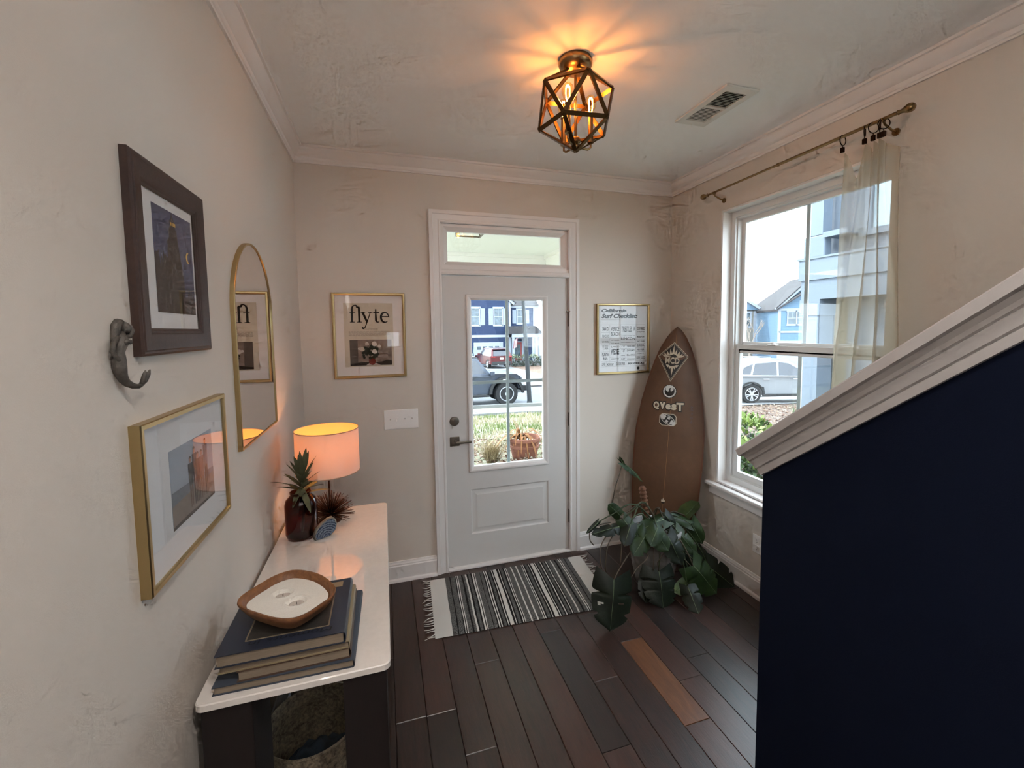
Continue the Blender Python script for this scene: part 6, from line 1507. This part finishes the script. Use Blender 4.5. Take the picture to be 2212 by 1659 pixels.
# roofs: main slope above the side wall, gable over the front
rb0 = le+Zv*zl+N1*.3; rb1 = c_+Zv*zl+N1*.3+U1*.3; rt0 = le+Zv*6.5-N1*4.0; rt1 = c_+Zv*6.6-N1*4.0+U1*2.6
MB().add([rb0,rb1,rt1,rt0,rb0-Zv*.12,rb1-Zv*.12,rt1-Zv*.12,rt0-Zv*.12],[(0,1,2,3),(7,6,5,4),(0,4,5,1),(1,5,6,2),(2,6,7,3),(3,7,4,0)]).build('roof',shing,hbn)
g0 = c_+U2*(L2/2)+Zv*5.25
for s,e_ in ((0,c_-U2*.3),(1,re_+U2*.3)):
    a = e_+Zv*(zl-.0)+N2*.3; b_ = g0+N2*.3; c2 = g0-N2*6; d2 = e_+Zv*(zl)-N2*6
    MB().add([a,b_,c2,d2,a+Zv*.12,b_+Zv*.12,c2+Zv*.12,d2+Zv*.12],[(0,1,2,3),(7,6,5,4),(0,4,5,1),(1,5,6,2),(2,6,7,3),(3,7,4,0)]).build('roof',shing,hbn)
hwindow(hbn,c_+U2*1.05+Zv*1.95,U2,N2,.60,1.05); hwindow(hbn,c_+U2*1.75+Zv*1.95,U2,N2,.60,1.05)
gdb = wbox(c_,U2,N2,.15,2.6,gzb,.45,0,.06).build('garage_door',white_h,hbn)
for i in range(4): wbox(c_,U2,N2,.35+.52*i,.65+.52*i,.02,.27,.055,.075).build('pane',hglass,gdb)
# cream house at the edge of the window view
le2 = PD(1560,660,44); re2 = PD(1634,668,44.5); le2.z = re2.z = 0
hc = thing('house','cream sided house with blue gable at the window edge','house',(re2.x,re2.y,gzb))
_,U3,N3 = wall_seg(le2,re2,gzb,3.3,.3,'wall',creamh,hc)
L3 = (re2-le2).length
wbox(le2,U3,N3,L3-.3,L3,gzb,3.3,0,.06).build('trim_board',white_h,hc)
MB().add([le2+Zv*3.4+N3*.2,re2+U3*.3+Zv*3.4+N3*.2,le2+U3*(L3*.3)+Zv*5.0+N3*.2,le2+Zv*3.4,re2+U3*.3+Zv*3.4,le2+U3*(L3*.3)+Zv*5.0],[(0,1,2),(5,4,3),(0,3,4,1),(1,4,5,2),(2,5,3,0)]).build('gable',blue2_,hc)
b = MB().bar(re2+U3*.5+Zv*3.35+N3*.3,le2+U3*(L3*.3)+Zv*5.1+N3*.3,.25,.25,(0,0,1)); b.build('trim_board',white_h,hc)
e1,e2_ = re2+U3*.6+Zv*3.4,le2+U3*(L3*.3)+Zv*5.15
MB().add([e1+N3*.3,e2_+N3*.3,e2_-N3*3+Zv*.0,e1-N3*3,e1+N3*.3+Zv*.12,e2_+N3*.3+Zv*.12,e2_-N3*3+Zv*.12,e1-N3*3+Zv*.12],[(0,1,2,3),(7,6,5,4),(0,4,5,1),(1,5,6,2),(2,6,7,3),(3,7,4,0)]).build('roof',shing,hc)
hwindow(hc,re2-U3*.95+Zv*1.8,U3,N3,.6,1.3); hwindow(hc,re2-U3*1.75+Zv*1.8,U3,N3,.6,1.3)

# --- bare winter trees
bark = M('pale_bare_bark',(.50,.46,.42),.9); 
def bare_tree(label,c,h,seed,m=bark,spread=.55):
    r_ = random.Random(seed); t_ = thing('bare_tree',label,'tree',tuple(c)); b = MB()
    def grow(p,d,l,rad,lv):
        e = p+d*l; b.tube([p,p.lerp(e,.5)+Vector((r_.uniform(-.04,.04)*l,r_.uniform(-.04,.04)*l,0)),e],[rad,rad*.85,rad*.65],5,False)
        if lv == 0: return
        for k in range(3 if lv > 1 else 4):
            nd = (d+Vector((r_.uniform(-1,1),r_.uniform(-1,1),r_.uniform(-.1,.6)))*spread).normalized(); grow(p.lerp(e,r_.uniform(.55,1)),nd,l*r_.uniform(.55,.75),rad*.58,lv-1)
    tr_ = MB(); tr_.tube([Vector(c),Vector(c)+Vector((0,0,h*.3))],[h*.016,h*.013],8); tr_.build('trunk',m,t_)
    grow(Vector(c)+Vector((0,0,h*.28)),Vector((.03,0,1)).normalized(),h*.26,h*.012,4); b.build('branches',m,t_); return t_
p = P(1172,700,1,41); bare_tree('bare winter tree beside the blue house across the street',(p.x+.5,41,zt(p.x,41)-.5),6.5,3,M('grey_bare_bark',(.42,.42,.45),.9))
p = PD(1622,700,30); bare_tree('slender bare tree in front of the cream house',(p.x,p.y,zt(20,p.y)-.6),5.6,8,bark,.4)
p = PD(1640,745,28); shrub('pale twiggy shrub beside the pale blue house',(p.x,p.y,zt(20,p.y)-.4),.7,1.4,420,.12,[bark,bark,M('twig_tan',(.56,.48,.40),.9)],44,'bare_shrub')
p = PD(1030,745,38); bare_tree('small budding tree before the far garage',(8.3,37.6,zt(8.3,37.6)),2.3,12,M('green_bare_bark',(.55,.62,.56),.9),.5)

# --- neighbouring porch close outside the window
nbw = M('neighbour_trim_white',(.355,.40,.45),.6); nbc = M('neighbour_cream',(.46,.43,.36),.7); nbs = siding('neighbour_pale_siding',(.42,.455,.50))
nb = thing('neighbour_porch','white neighbouring porch corner with square column and window above','porch',(7.0,2.3,-.4))
NX = 6.87
MB().box((NX,2.14,-.5),(NX+.30,2.42,2.02)).build('column',nbw,nb)
MB().box((NX-.03,2.11,1.86),(NX+.33,2.45,2.10)).build('capital',nbw,nb)
MB().box((NX+.31,1.96,-.5),(NX+.36,2.13,2.1)).build('inner_jamb',nbc,nb)
MB().box((NX-.02,-4,2.10),(NX+.40,2.44,2.40)).build('beam',nbw,nb)
MB().box((NX-.05,-4,2.40),(NX+.42,2.47,2.72)).build('beam_board',nbw,nb)
MB().box((NX-.07,-4,2.715),(NX+.44,2.49,2.745)).build('beam_cap',nbw,nb)
MB().box((NX+.02,2.10,2.745),(NX+.16,2.46,3.08),.02).build('post_base',nbw,nb)
MB().box((NX+.02,2.14,3.08),(NX+.20,2.40,5.2)).build('corner_post',nbw,nb)
MB().box((NX+.35,-4,2.74),(NX+.5,2.35,5.4)).build('upper_wall',nbs,nb)
MB().box((NX+.36,-4,-.5),(NX+.5,2.30,2.2)).build('lower_wall',nbs,nb)
wf = MB().box((NX+.28,1.62,3.05),(NX+.36,1.72,4.2)).box((NX+.28,.70,3.05),(NX+.36,.80,4.2)).box((NX+.26,.66,2.98),(NX+.37,1.78,3.07)).box((NX+.28,.70,4.1),(NX+.36,1.72,4.25)).box((NX+.28,1.18,3.05),(NX+.36,1.24,4.2))
w_ = wf.build('window',nbw,nb); MB().box((NX+.325,.80,3.07),(NX+.335,1.62,4.1)).build('pane',M('pale_reflecting_glass',(.62,.70,.74),.1),w_)
MB().box((NX+.0,1.75,3.02),(NX+.35,2.12,3.10)).build('sill_board',nbw,nb)
